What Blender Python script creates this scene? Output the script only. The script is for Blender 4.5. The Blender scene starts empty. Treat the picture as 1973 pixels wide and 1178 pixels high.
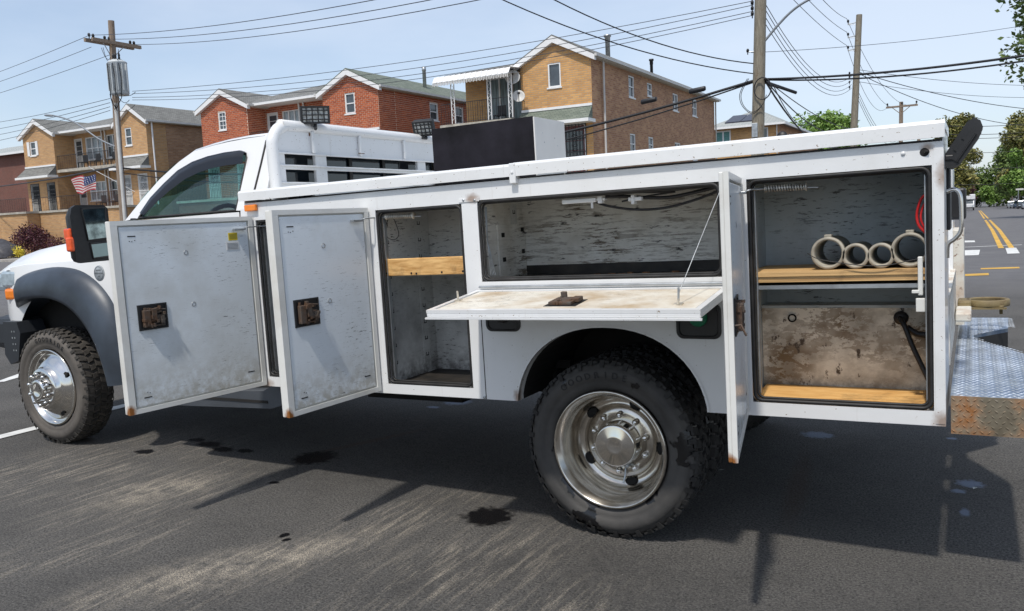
import bpy, bmesh, math, random
from mathutils import Vector, Matrix, Quaternion
random.seed(7)
R=math.radians; PI=math.pi
S=bpy.context.scene; C=S.collection
# ---------------------------------------------------------------- camera
cam=bpy.data.objects.new('camera',bpy.data.cameras.new('camera')); C.objects.link(cam); S.camera=cam
cam.data.sensor_width=36; cam.data.lens=1590.4/1973*36; cam.data.clip_start=.05; cam.data.clip_end=4000
yaw,pit,rol=-.5111,-.1088,-.0445
Fv=Vector((math.sin(yaw)*math.cos(pit),math.cos(yaw)*math.cos(pit),math.sin(pit)))
R0=Vector((math.cos(yaw),-math.sin(yaw),0)); U0=R0.cross(Fv)
Rv=R0*math.cos(rol)+U0*math.sin(rol); Uv=Rv.cross(Fv)
mm=Matrix((Rv,Uv,-Fv)).transposed().to_4x4(); mm.translation=(1.3914,-3.2572,1.4542); cam.matrix_world=mm
# ---------------------------------------------------------------- world, sun
W=bpy.data.worlds.new('World'); S.world=W; W.use_nodes=True
nt=W.node_tree; nt.nodes.clear()
def N(nt,t,**k):
    n=nt.nodes.new(t)
    for a,b in k.items(): setattr(n,a,b)
    return n
sky=N(nt,'ShaderNodeTexSky',sky_type='NISHITA',sun_disc=False); sky.sun_elevation=R(59.5); sky.sun_rotation=R(176)
sky.air_density=1.0; sky.dust_density=1.2; sky.ozone_density=2.2
tc=N(nt,'ShaderNodeTexCoord'); mp=N(nt,'ShaderNodeMapping'); mp.inputs['Scale'].default_value=(1,1,3.2)
no=N(nt,'ShaderNodeTexNoise'); no.inputs['Scale'].default_value=1.5; no.inputs['Detail'].default_value=7; no.inputs['Roughness'].default_value=.5
rp=N(nt,'ShaderNodeValToRGB'); rp.color_ramp.elements[0].position=.40; rp.color_ramp.elements[1].position=.66
rp.color_ramp.elements[0].color=(.22,.22,.22,1); rp.color_ramp.elements[1].color=(.68,.68,.68,1)
mx=N(nt,'ShaderNodeMix',data_type='RGBA'); mx.inputs['B'].default_value=(5.5,6.05,6.95,1)
bg=N(nt,'ShaderNodeBackground'); bg.inputs['Strength'].default_value=.13
out=N(nt,'ShaderNodeOutputWorld'); L=nt.links.new
L(tc.outputs['Generated'],mp.inputs['Vector']); L(mp.outputs['Vector'],no.inputs['Vector']); L(no.outputs['Fac'],rp.inputs['Fac'])
L(rp.outputs['Color'],mx.inputs['Factor']); L(sky.outputs['Color'],mx.inputs['A']); L(mx.outputs['Result'],bg.inputs['Color']); L(bg.outputs['Background'],out.inputs['Surface'])
sl=bpy.data.lights.new('sun','SUN'); sl.energy=2.9; sl.angle=R(2.2); sl.color=(1,.95,.88)
sun=bpy.data.objects.new('sun',sl); C.objects.link(sun); sun.rotation_euler=Vector((-.04,.58,-1)).to_track_quat('-Z','Y').to_euler(); sun.location=(0,-5,20)
S.view_settings.view_transform='Standard'; S.view_settings.look='None'; S.view_settings.exposure=.24; S.view_settings.gamma=1
# ---------------------------------------------------------------- materials
MATS={}
def newmat(name):
    m=bpy.data.materials.new(name); m.use_nodes=True; n=m.node_tree; b=n.nodes['Principled BSDF']; MATS[name]=m
    return m,n,b
def coords(n,scale=(1,1,1),kind='Object'):
    t=N(n,'ShaderNodeTexCoord'); mpp=N(n,'ShaderNodeMapping'); mpp.inputs['Scale'].default_value=scale
    n.links.new(t.outputs[kind],mpp.inputs['Vector']); return mpp.outputs['Vector']
def noise(n,vec,scale,detail=4,rough=.55):
    x=N(n,'ShaderNodeTexNoise'); x.inputs['Scale'].default_value=scale; x.inputs['Detail'].default_value=detail; x.inputs['Roughness'].default_value=rough
    n.links.new(vec,x.inputs['Vector']); return x.outputs['Fac']
def ramp(n,val,a,b,c0=(0,0,0,1),c1=(1,1,1,1)):
    r=N(n,'ShaderNodeValToRGB'); e=r.color_ramp.elements; e[0].position=a; e[1].position=b; e[0].color=c0; e[1].color=c1
    n.links.new(val,r.inputs['Fac']); return r.outputs['Color']
def mix(n,f,a,b):
    x=N(n,'ShaderNodeMix',data_type='RGBA')
    for s,v in ((x.inputs['Factor'],f),(x.inputs['A'],a),(x.inputs['B'],b)):
        if hasattr(v,'links') or hasattr(v,'is_linked'): n.links.new(v,s)
        else: s.default_value=v if not isinstance(v,tuple) or len(v)==4 else (*v,1)
    return x.outputs['Result']
def math_(n,op,a,b=0.0,clamp=False):
    x=N(n,'ShaderNodeMath',operation=op,use_clamp=clamp)
    for i,v in enumerate((a,b)):
        if hasattr(v,'is_linked'): n.links.new(v,x.inputs[i])
        else: x.inputs[i].default_value=v
    return x.outputs[0]
def bumpn(n,b,h,dist,strength=.5):
    x=N(n,'ShaderNodeBump'); x.inputs['Distance'].default_value=dist; x.inputs['Strength'].default_value=strength
    n.links.new(h,x.inputs['Height']); n.links.new(x.outputs['Normal'],b.inputs['Normal'])
def c4(c): return (*c,1) if len(c)==3 else c
def M(name,col,rough=.5,metal=0,var=.12,vs=4,bump=0,bs=60,coat=0,stretch=(1,1,1),spec=None):
    m,n,b=newmat(name); b.inputs['Roughness'].default_value=rough; b.inputs['Metallic'].default_value=metal
    v=coords(n,stretch)
    f=noise(n,v,vs,5)
    lo=tuple(c*(1-var*1.6) for c in col); hi=tuple(min(1,c*(1+var)) for c in col)
    n.links.new(ramp(n,f,.3,.7,c4(lo),c4(hi)),b.inputs['Base Color'])
    if coat: b.inputs['Coat Weight'].default_value=coat; b.inputs['Coat Roughness'].default_value=.12
    if spec is not None: b.inputs['Specular IOR Level'].default_value=spec
    if bump: bumpn(n,b,noise(n,v,bs,3),bump,.6)
    return m
def spotmask(n,spots,nscale=9,namp=.35,soft=.25):
    """soft-edged blotches at (x,y,z,rx,ry,rz) in object space, ragged by noise"""
    t=N(n,'ShaderNodeTexCoord'); nz=N(n,'ShaderNodeTexNoise'); nz.inputs['Scale'].default_value=nscale; nz.inputs['Detail'].default_value=5
    n.links.new(t.outputs['Object'],nz.inputs['Vector']); off=math_(n,'MULTIPLY',math_(n,'SUBTRACT',nz.outputs['Fac'],.5),namp*2.4)
    acc=None
    for s in spots:
        x,y,z,rx,ry,rz=s[:6]
        mpp=N(n,'ShaderNodeMapping',vector_type='TEXTURE'); mpp.inputs['Location'].default_value=(x,y,z); mpp.inputs['Scale'].default_value=(rx,ry,rz)
        if len(s)>6: mpp.inputs['Rotation'].default_value=(0,0,s[6])
        n.links.new(t.outputs['Object'],mpp.inputs['Vector'])
        l=N(n,'ShaderNodeVectorMath',operation='LENGTH'); n.links.new(mpp.outputs['Vector'],l.inputs[0])
        d=math_(n,'ADD',l.outputs['Value'],off); q=N(n,'ShaderNodeMapRange'); q.inputs['From Min'].default_value=1-soft; q.inputs['From Max'].default_value=1+soft
        q.inputs['To Min'].default_value=1; q.inputs['To Max'].default_value=0; n.links.new(d,q.inputs['Value'])
        acc=q.outputs[0] if acc is None else math_(n,'MAXIMUM',acc,q.outputs[0])
    return acc
def worn(name,base,chip,streak=(2.5,2.5,26),lo=.6,hi=.66,grime=(.10,.085,.06),gs=3,glo=.5,ghi=.8,gamt=.6,rough=.45,spots=None,spotcol=(.16,.055,.015),lowz=None,chip2=None):
    """paint with chips (stretched noise), grime clouds, optional rust blotches and dirt near the bottom edge"""
    m,n,b=newmat(name); b.inputs['Roughness'].default_value=rough
    v=coords(n,streak); v1=coords(n)
    col=mix(n,math_(n,'MULTIPLY',ramp(n,noise(n,v1,gs,6,.62),glo,ghi),gamt),c4(base),c4(grime))
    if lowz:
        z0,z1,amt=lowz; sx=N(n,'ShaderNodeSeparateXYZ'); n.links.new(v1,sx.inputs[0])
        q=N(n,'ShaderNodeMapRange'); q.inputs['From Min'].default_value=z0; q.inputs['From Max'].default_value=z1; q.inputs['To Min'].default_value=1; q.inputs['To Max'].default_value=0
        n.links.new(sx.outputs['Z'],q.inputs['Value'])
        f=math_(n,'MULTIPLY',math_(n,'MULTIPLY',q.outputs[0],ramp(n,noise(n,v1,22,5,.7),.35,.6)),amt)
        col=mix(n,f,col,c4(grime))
    big=ramp(n,noise(n,v1,2.6,4,.6),.45,.62)
    scr=ramp(n,noise(n,coords(n,(1.1,1.1,46)),3.2,9,.8),.70,.71)
    cm=math_(n,'MULTIPLY',ramp(n,noise(n,v,7,8,.74),lo,hi),math_(n,'ADD',math_(n,'MULTIPLY',big,.9),.10))
    cm=math_(n,'MAXIMUM',cm,math_(n,'MULTIPLY',scr,.7))
    col=mix(n,cm,col,c4(chip))
    if chip2:
        cm2=ramp(n,noise(n,coords(n,(streak[0]*1.7,streak[1]*1.7,streak[2]*.6)),5,6,.65),chip2[1],chip2[1]+.06); col=mix(n,cm2,col,c4(chip2[0]))
    if spots: col=mix(n,spotmask(n,spots,30,.5,.35),col,c4(spotcol))
    n.links.new(col,b.inputs['Base Color'])
    bumpn(n,b,noise(n,v1,30,3),.002,.35)
    return m
PW=(.74,.74,.735)
white=M('white_paint',PW,.22,0,.02,2,coat=.5)
def dirty_white():
    m,n,b=newmat('body_white'); b.inputs['Roughness'].default_value=.28; b.inputs['Coat Weight'].default_value=.3
    v=coords(n); col=mix(n,math_(n,'MULTIPLY',ramp(n,noise(n,v,2.2,7,.65),.5,.85),.3),c4((.73,.735,.73)),c4((.40,.37,.30)))
    run=ramp(n,noise(n,coords(n,(14,14,.8)),3,6,.7),.60,.80); col=mix(n,math_(n,'MULTIPLY',run,.38),col,c4((.36,.31,.24)))
    fn_=ramp(n,noise(n,v,60,4,.8),.62,.70); col=mix(n,math_(n,'MULTIPLY',fn_,math_(n,'MULTIPLY',ramp(n,noise(n,v,2.5,3),.5,.62),.5)),col,c4((.25,.2,.14)))
    ch=ramp(n,noise(n,coords(n,(3,3,5)),24,3,.5),.70,.715); col=mix(n,ch,col,c4((.22,.16,.10)))
    sp=spotmask(n,[(1.33,-.02,1.5,.03,.06,.05),(1.315,0,.63,.03,.04,.03),(1.27,0,1.6,.018,.03,.014),(-.6,-.0,1.55,.03,.03,.02),(-.42,0,.63,.02,.03,.03),(-2.03,0,.62,.06,.05,.03)],40,.5,.5)
    col=mix(n,math_(n,'MULTIPLY',sp,.75),col,c4((.22,.12,.06))); n.links.new(col,b.inputs['Base Color']); bumpn(n,b,noise(n,v,3.2,3),.02,.25); return m
bwhite=dirty_white()
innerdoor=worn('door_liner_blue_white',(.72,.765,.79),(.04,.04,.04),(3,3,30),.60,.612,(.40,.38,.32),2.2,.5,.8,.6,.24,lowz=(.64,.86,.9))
doorskin=worn('door_edge_white',(.70,.695,.655),(.25,.2,.14),(3,3,6),.72,.75,(.40,.35,.27),4,.5,.8,.5,.3,
    spots=[(-2.10,-.785,.630,.03,.03,.034),(-1.235,-.625,.632,.025,.028,.032),(.73,-.7,.63,.025,.025,.025)],spotcol=(.26,.10,.025))
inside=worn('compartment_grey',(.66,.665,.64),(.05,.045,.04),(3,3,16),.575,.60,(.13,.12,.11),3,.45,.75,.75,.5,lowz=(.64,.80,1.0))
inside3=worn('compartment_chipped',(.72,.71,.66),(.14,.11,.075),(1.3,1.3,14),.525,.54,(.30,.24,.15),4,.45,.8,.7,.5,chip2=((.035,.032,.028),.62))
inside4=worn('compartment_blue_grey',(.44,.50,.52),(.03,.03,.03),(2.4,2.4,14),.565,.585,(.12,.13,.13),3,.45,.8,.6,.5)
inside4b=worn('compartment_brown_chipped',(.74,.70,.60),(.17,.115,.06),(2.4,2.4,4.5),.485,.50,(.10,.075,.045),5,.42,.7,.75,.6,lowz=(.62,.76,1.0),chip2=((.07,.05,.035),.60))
flapm=worn('flap_inner_cream',(.70,.665,.58),(.10,.075,.05),(2.2,24,9),.575,.59,(.40,.27,.13),4.5,.42,.66,.75,.45)
blackm=M('black_plastic',(.018,.018,.019),.42,0,.2,10)
black2=M('black_textured',(.014,.015,.016),.6,0,.2,30,.001,200)
rubberseal=M('rubber_seal',(.02,.019,.018),.55,0,.4,14)
dark=M('dark_underbody',(.012,.011,.010),.9,0,.3,9)
flarem=M('flare_plastic',(.035,.046,.062),.42,0,.35,3.5,.0006,260)
chrome=M('chrome',(.72,.70,.66),.11,1,.10,7)
chromed=M('chrome_dusty',(.60,.56,.50),.22,1,.22,9)
steel=M('galvanised_steel',(.45,.47,.48),.4,.8,.2,12)
spring=M('spring_zinc',(.62,.58,.50),.4,.5,.35,30)
rust=worn('rusty_latch',(.085,.072,.06),(.03,.016,.01),(9,9,9),.45,.6,(.09,.04,.015),20,.4,.6,.8,.7)
rusty=worn('rust_white_panel',(.66,.64,.57),(.16,.06,.02),(4,4,4),.56,.6,(.38,.20,.08),6,.45,.7,.6,.6)
amber=M('amber_lens',(.85,.22,.01),.2,0,.1,20,coat=.5)
ambero=M('orange_lens',(.80,.09,.01),.25,0,.15,40,coat=.5)
lensc=M('clear_lens',(.35,.42,.46),.12,0,.2,20,coat=.8)
seatm=M('seat_cloth',(.05,.055,.06),.85,0,.1,10)
dirtyblack=M('oily_floor',(.022,.018,.014),.6,0,.7,8,.003,40)
redw=M('red_wire',(.55,.02,.02),.4); yel=M('yellow_label',(.80,.60,.03),.5); wlab=M('white_label',(.72,.72,.70),.5,0,.05)
inkm=M('label_ink',(.05,.05,.05),.6); greenp=M('green_fuel_cap',(.01,.18,.09),.4); badge=M('grey_badge',(.30,.33,.35),.5,0,.2,40)
blackpaint=M('black_panel_paint',(.011,.010,.014),.75,0,.5,5,.001,90,spec=.2)
cream=M('cream_vinyl_box',(.60,.585,.555),.45,0,.05)
pipem=M('dusty_grey_pipe',(.36,.33,.265),.55,0,.3,12,.001,80)
def glassm(name,tint,rough=.02,trans=.9,ior=1.45,dark=.2):
    m,n,b=newmat(name); n.nodes.remove(b); tr=N(n,'ShaderNodeBsdfTransparent'); tr.inputs['Color'].default_value=c4(tint)
    gl=N(n,'ShaderNodeBsdfGlossy'); gl.inputs['Roughness'].default_value=rough; lw=N(n,'ShaderNodeLayerWeight'); p5=math_(n,'POWER',lw.outputs['Facing'],4.0); fr=math_(n,'ADD',math_(n,'MULTIPLY',p5,.9),.05)
    ms=N(n,'ShaderNodeMixShader'); o=n.nodes['Material Output']
    lw.inputs['Blend'].default_value=.5; n.links.new(fr,ms.inputs[0]); n.links.new(tr.outputs[0],ms.inputs[1]); n.links.new(gl.outputs[0],ms.inputs[2]); n.links.new(ms.outputs[0],o.inputs['Surface']); return m
cabglass=glassm('cab_glass',(.50,.74,.72))
darkglass=M('dark_house_glass',(.06,.075,.085),.06,0,.3,1.5,spec=.9)
curtain=M('curtained_glass',(.30,.34,.36),.1,0,.35,6,spec=.8,stretch=(6,6,.6))
mirrorm=M('mirror_glass',(.28,.36,.36),.08,1,.35,26)
mirrorc=M('mirror_glass_clear',(.22,.30,.31),.05,1,.05,3)
def wood(name,c0,c1,streak,sc=6):
    m,n,b=newmat(name); b.inputs['Roughness'].default_value=.6
    v=coords(n,streak); f=noise(n,v,sc,6,.65); col=ramp(n,f,.3,.68,c4(c0),c4(c1))
    g=ramp(n,noise(n,coords(n),5,6,.7),.55,.72); col=mix(n,math_(n,'MULTIPLY',g,.7),col,c4((.12,.07,.03)))
    n.links.new(col,b.inputs['Base Color']); bumpn(n,b,f,.002,.5); return m
beamw=wood('pine_beam',(.42,.20,.05),(.80,.50,.20),(2,2,12),5)
plyedge=wood('plywood_edge',(.22,.10,.03),(.82,.54,.24),(.3,.3,26),5)
plytop=wood('plywood_face',(.55,.27,.07),(.80,.50,.19),(2,14,14),4)
polewood=wood('weathered_pole',(.10,.085,.06),(.30,.265,.20),(10,10,.5),6)
polewood2=wood('brown_pole',(.12,.07,.045),(.34,.27,.20),(10,10,.5),6)
def rubber(name,base,dusty,wet):
    m,n,b=newmat(name); v=coords(n)
    col=mix(n,ramp(n,noise(n,v,5,6,.6),.3,.7),c4(base),c4(dusty))
    wm=ramp(n,noise(n,coords(n,(1,1,1)),4.3,4,.55),wet,wet+.015)
    col=mix(n,wm,col,c4((.008,.008,.009))); n.links.new(col,b.inputs['Base Color'])
    n.links.new(ramp(n,wm,0,1,(.72,.72,.72,1),(.25,.25,.25,1)),b.inputs['Roughness']); bumpn(n,b,noise(n,v,90,3),.002,.4); return m
rubR=rubber('rear_tyre_rubber',(.032,.031,.030),(.075,.070,.064),.585)
rubF=rubber('front_tyre_rubber',(.06,.052,.045),(.12,.105,.088),.72)
treadR=M('tread_rubber',(.02,.019,.018),.75,0,.3,20,.002,60); treadF=M('front_tread_rubber',(.045,.040,.034),.8,0,.35,20,.002,60)
def diamond(name,blue):
    m,n,b=newmat(name); b.inputs['Metallic'].default_value=.75; b.inputs['Roughness'].default_value=.36
    v=coords(n); base=mix(n,ramp(n,noise(n,v,7,5,.6),.35,.65),c4((.15,.22,.34) if blue else (.24,.20,.14)),c4((.42,.48,.55) if blue else (.46,.40,.30)))
    rr=ramp(n,noise(n,v,5 if blue else 4,7,.7),.60 if blue else .43,.68 if blue else .58)
    col=mix(n,rr,base,c4((.20,.13,.08) if blue else (.27,.11,.03))); n.links.new(col,b.inputs['Base Color'])
    n.links.new(ramp(n,rr,0,1,(.75,.75,.75,1),(.1,.1,.1,1)),b.inputs['Metallic']); n.links.new(ramp(n,rr,0,1,(.3,.3,.3,1),(.75,.75,.75,1)),b.inputs['Roughness'])
    bumpn(n,b,noise(n,v,60,3),.002,.4); return m
dptop=diamond('diamond_plate_top',True); dpside=diamond('diamond_plate_rusty',False)
vise=worn('khaki_rusty_ring',(.22,.17,.08),(.10,.05,.02),(6,6,6),.5,.6,(.08,.05,.02),12,.4,.7,.6,.6)
# house materials
def brickmat(name,c1,c2,mortar,bw=.2,bh=.067,ms=.008,var=.5):
    m,n,b=newmat(name); b.inputs['Roughness'].default_value=.85
    t=N(n,'ShaderNodeNewGeometry'); sx=N(n,'ShaderNodeSeparateXYZ'); n.links.new(t.outputs['Position'],sx.inputs[0])
    cx=N(n,'ShaderNodeCombineXYZ'); n.links.new(math_(n,'ADD',sx.outputs['X'],sx.outputs['Y']),cx.inputs[0]); n.links.new(sx.outputs['Z'],cx.inputs[1])
    br=N(n,'ShaderNodeTexBrick'); br.inputs['Scale'].default_value=1; br.inputs['Brick Width'].default_value=bw; br.inputs['Row Height'].default_value=bh; br.inputs['Mortar Size'].default_value=ms
    br.inputs['Color1'].default_value=c4(c1); br.inputs['Color2'].default_value=c4(c2); br.inputs['Mortar'].default_value=c4(mortar); br.inputs['Bias'].default_value=-.2
    n.links.new(cx.outputs[0],br.inputs['Vector'])
    f=ramp(n,noise(n,t.outputs['Position'],.9,5,.6),.3,.7,(.86,.86,.86,1),(1.1,1.1,1.1,1))
    x=N(n,'ShaderNodeMix',data_type='RGBA',blend_type='MULTIPLY'); x.inputs['Factor'].default_value=1; n.links.new(br.outputs['Color'],x.inputs['A']); n.links.new(f,x.inputs['B'])
    n.links.new(x.outputs['Result'],b.inputs['Base Color']); bumpn(n,b,br.outputs['Fac'],-.008,.6); return m
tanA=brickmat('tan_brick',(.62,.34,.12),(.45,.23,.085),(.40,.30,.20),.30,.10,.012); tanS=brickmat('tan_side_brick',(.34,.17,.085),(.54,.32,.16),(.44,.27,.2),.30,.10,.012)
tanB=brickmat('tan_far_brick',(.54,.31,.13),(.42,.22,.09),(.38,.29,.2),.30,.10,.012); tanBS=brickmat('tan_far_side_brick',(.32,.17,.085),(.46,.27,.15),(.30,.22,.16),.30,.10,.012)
redold=brickmat('old_red_brick',(.17,.045,.028),(.12,.035,.025),(.22,.17,.14))
mortarm=M('pale_mortar',(.66,.50,.38),.9,0,.1,8)
def redbrick(name,rnd):
    m,n,b=newmat(name); b.inputs['Roughness'].default_value=.85
    g=N(n,'ShaderNodeNewGeometry'); 
    if rnd: src=N(n,'ShaderNodeObjectInfo').outputs['Random']
    else: src=g.outputs['Random Per Island']
    n.links.new(ramp(n,src,0,1,(.30,.062,.022,1),(.48,.125,.045,1)),b.inputs['Base Color']); return m
redO=redbrick('red_brick_single',True); redI=redbrick('red_brick',False)
trim=M('white_vinyl_trim',(.76,.76,.75),.45,0,.04); trimg=M('grey_trim',(.55,.54,.51),.5,0,.08)
iron=M('black_iron',(.02,.02,.022),.5,0,.1); ironb=M('brown_iron',(.10,.045,.03),.6,0,.2); ironw=M('white_iron',(.65,.66,.66),.5)
concrete=M('concrete_cap',(.42,.39,.33),.85,0,.2,3); stoneb=M('tan_step_stone',(.46,.38,.27),.8,0,.2,3)
def shingle(name,c0,c1):
    m,n,b=newmat(name); b.inputs['Roughness'].default_value=.9; t=N(n,'ShaderNodeNewGeometry')
    sx=N(n,'ShaderNodeSeparateXYZ'); n.links.new(t.outputs['Position'],sx.inputs[0]); cx=N(n,'ShaderNodeCombineXYZ')
    n.links.new(math_(n,'ADD',sx.outputs['X'],sx.outputs['Y']),cx.inputs[0]); n.links.new(math_(n,'MULTIPLY',sx.outputs['Z'],2.4),cx.inputs[1])
    br=N(n,'ShaderNodeTexBrick'); br.inputs['Scale'].default_value=1; br.inputs['Brick Width'].default_value=.33; br.inputs['Row Height'].default_value=.14; br.inputs['Mortar Size'].default_value=.012
    br.inputs['Color1'].default_value=c4(c0); br.inputs['Color2'].default_value=c4(c1); br.inputs['Mortar'].default_value=c4(tuple(c*.55 for c in c0)); n.links.new(cx.outputs[0],br.inputs['Vector'])
    n.links.new(br.outputs['Color'],b.inputs['Base Color']); return m
roofg=shingle('grey_shingles',(.14,.14,.13),(.22,.22,.205)); roofgr=shingle('green_grey_shingles',(.12,.145,.115),(.19,.215,.175)); roofp=shingle('pale_shingles',(.32,.34,.33),(.38,.40,.38))
solar=M('solar_panel',(.03,.03,.045),.25,0,.1); teal=M('teal_blinds',(.10,.26,.24),.5,0,.3,5,stretch=(1,1,8))
greybrk=M('tinted_grey',(.4,.4,.4),.6)
def leafm(name,c0,c1,rough=.55):
    m,n,b=newmat(name); b.inputs['Roughness'].default_value=rough; g=N(n,'ShaderNodeNewGeometry')
    n.links.new(ramp(n,g.outputs['Random Per Island'],0,1,c4(c0),c4(c1)),b.inputs['Base Color'])
    b.inputs['Transmission Weight'].default_value=0; b.inputs['Subsurface Weight'].default_value=0
    return m
leafG=leafm('green_leaves',(.05,.095,.02),(.16,.22,.05)); leafL=leafm('lime_leaves',(.09,.18,.025),(.22,.33,.07)); leafO=leafm('olive_leaves',(.09,.11,.025),(.25,.22,.06)); leafP=leafm('purple_leaves',(.035,.010,.014),(.11,.022,.035)); leafD=leafm('dark_leaves',(.03,.055,.02),(.08,.11,.035)); leafY=leafm('yellow_flowers',(.5,.40,.02),(.75,.62,.08))
bark=M('bark',(.11,.09,.07),.9,0,.3,8)
cablem=M('black_cable',(.012,.012,.014),.5,0,.1); wiredim=M('grey_wire',(.05,.055,.065),.5,0,.1)
galv=M('galvanised_lamp_arm',(.26,.28,.30),.5,.4,.1); transf=M('transformer_grey',(.50,.53,.54),.45,0,.08)
covm=M('grey_car_cover',(.055,.055,.062),.6,0,.25,5,.004,9)
# ---------------------------------------------------------------- mesh helpers
class MB:
    def __init__(s): s.v=[]; s.f=[]; s.smooth=[]
    def add(s,vs,fs,sm=False):
        o=len(s.v); s.v+= [tuple(v) for v in vs]; s.f+=[tuple(i+o for i in f) for f in fs]; s.smooth+=[sm]*len(fs); return s
    def box(s,x0,x1,y0,y1,z0,z1,mat=None):
        vs=[Vector((x,y,z)) for x in (x0,x1) for y in (y0,y1) for z in (z0,z1)]
        if mat: vs=[mat@v for v in vs]
        return s.add(vs,[(0,1,3,2),(4,6,7,5),(0,4,5,1),(2,3,7,6),(0,2,6,4),(1,5,7,3)])
    def cbox(s,x0,x1,y0,y1,z0,z1,c=.008,mat=None):
        """box with chamfered edges"""
        bm=bmesh.new(); bmesh.ops.create_cube(bm,size=1)
        for v in bm.verts: v.co=Vector(((x0+x1)/2+v.co.x*(x1-x0),(y0+y1)/2+v.co.y*(y1-y0),(z0+z1)/2+v.co.z*(z1-z0)))
        bmesh.ops.bevel(bm,geom=list(bm.edges),offset=min(c,abs(x1-x0)/3,abs(y1-y0)/3,abs(z1-z0)/3),segments=2,affect='EDGES',profile=.5)
        if mat: bm.transform(mat)
        bm.verts.index_update(); s.add([v.co for v in bm.verts],[[v.index for v in f.verts] for f in bm.faces]); bm.free(); return s
    def tube(s,pts,r,n=8,cap=True,sm=True):
        pts=[Vector(p) for p in pts]; rs=r if isinstance(r,(list,tuple)) else [r]*len(pts); vs=[]; prev=None
        for i,p in enumerate(pts):
            t=(pts[min(i+1,len(pts)-1)]-pts[max(i-1,0)]).normalized()
            if prev is None: a=t.orthogonal().normalized()
            else: a=(prev-t*prev.dot(t)); a=a.normalized() if a.length>1e-6 else t.orthogonal().normalized()
            prev=a; b=t.cross(a)
            for k in range(n): th=2*PI*k/n; vs.append(p+(a*math.cos(th)+b*math.sin(th))*rs[i])
        fs=[(i*n+k,i*n+(k+1)%n,(i+1)*n+(k+1)%n,(i+1)*n+k) for i in range(len(pts)-1) for k in range(n)]
        s.add(vs,fs,sm)
        if cap: s.add(vs[:n],[tuple(range(n))[::-1]]); s.add(vs[-n:],[tuple(range(n))])
        return s
    def lathe(s,prof,n=48,o=(0,0,0),axis='y',sm=True,arc=(0,2*PI)):
        """prof of (r,t) about axis through o"""
        o=Vector(o); vs=[]; full=abs(arc[1]-arc[0]-2*PI)<1e-6; m=n if full else n+1
        for k in range(m):
            th=arc[0]+(arc[1]-arc[0])*k/n; c_,s_=math.cos(th),math.sin(th)
            for r,t in prof:
                vs.append(o+(Vector((r*c_,t,r*s_)) if axis=='y' else Vector((r*c_,r*s_,t)) if axis=='z' else Vector((t,r*c_,r*s_))))
        q=len(prof); fs=[(k*q+j,k*q+j+1,((k+1)%m)*q+j+1,((k+1)%m)*q+j) for k in range(n) for j in range(q-1)]
        return s.add(vs,fs,sm)
    def prism(s,poly,a,b,plane='xz',mat=None,f=None):
        """poly (u,v) extruded between a and b along the third axis; f maps points"""
        def P(u,v,t): 
            q=Vector((u,t,v)) if plane=='xz' else Vector((u,v,t)) if plane=='xy' else Vector((t,u,v))
            if f: q=Vector(f(q))
            return mat@q if mat else q
        n=len(poly); vs=[P(u,v,a) for u,v in poly]+[P(u,v,b) for u,v in poly]
        return s.add(vs,[tuple(range(n)),tuple(range(2*n-1,n-1,-1))]+[(i,i+n,(i+1)%n+n,(i+1)%n) for i in range(n)])
    def quad(s,*p): return s.add(p,[tuple(range(len(p)))])
    def grid(s,rows,sm=True,closed=False):
        n=len(rows[0]); vs=[p for r in rows for p in r]; m=n if closed else n-1
        return s.add(vs,[(i*n+j,i*n+(j+1)%n,(i+1)*n+(j+1)%n,(i+1)*n+j) for i in range(len(rows)-1) for j in range(m)],sm)
    def mesh(s,name,mat,off=None):
        me=bpy.data.meshes.new(name); vs=s.v if off is None else [(v[0]-off[0],v[1]-off[1],v[2]-off[2]) for v in s.v]
        me.from_pydata(vs,[],s.f); me.polygons.foreach_set('use_smooth',s.smooth); me.materials.append(mat)
        bm=bmesh.new(); bm.from_mesh(me); bmesh.ops.recalc_face_normals(bm,faces=bm.faces); bm.to_mesh(me); bm.free()
        me.update(); return me
    def build(s,name,mat,parent=None,label=None,kind=None):
        off=None
        if parent is not None: 
            q=parent
            while q is not None and 'base' not in q: q=q.parent
            off=q['base'] if q is not None else None
        o=bpy.data.objects.new(name,s.mesh(name,mat,off)); C.objects.link(o)
        if parent is not None: o.parent=parent
        if label: o['label']=label
        if kind: o['kind']=kind
        return o
def thing(name,label,cat,base=(0,0,0),group=None):
    o=bpy.data.objects.new(name,None); C.objects.link(o); o.location=base; o['base']=tuple(float(b) for b in base); o['label']=label; o['category']=cat; o.empty_display_size=.2
    if group: o['group']=group
    return o
def single(mb,name,mat,label,cat,group=None,kind=None,base=None):
    """one-mesh thing with its origin at base"""
    if base is None: base=(0,0,0)
    me=mb.mesh(name,mat,base); o=bpy.data.objects.new(name,me); C.objects.link(o); o.location=base; o['label']=label; o['category']=cat
    if group: o['group']=group
    if kind: o['kind']=kind
    return o
def bez(p0,p1,sag,n=14):
    p0,p1=Vector(p0),Vector(p1); return [p0.lerp(p1,i/n)-Vector((0,0,4*sag*(i/n)*(1-i/n))) for i in range(n+1)]
def smoothpath(pts,n=6):
    pts=[Vector(p) for p in pts]; out=[]
    for i in range(len(pts)-1):
        p0=pts[max(i-1,0)];p1=pts[i];p2=pts[i+1];p3=pts[min(i+2,len(pts)-1)]
        for k in range(n):
            t=k/n; out.append(.5*((2*p1)+(p2-p0)*t+(2*p0-5*p1+4*p2-p3)*t*t+(3*p1-p0-3*p2+p3)*t**3))
    out.append(pts[-1]); return out
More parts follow.
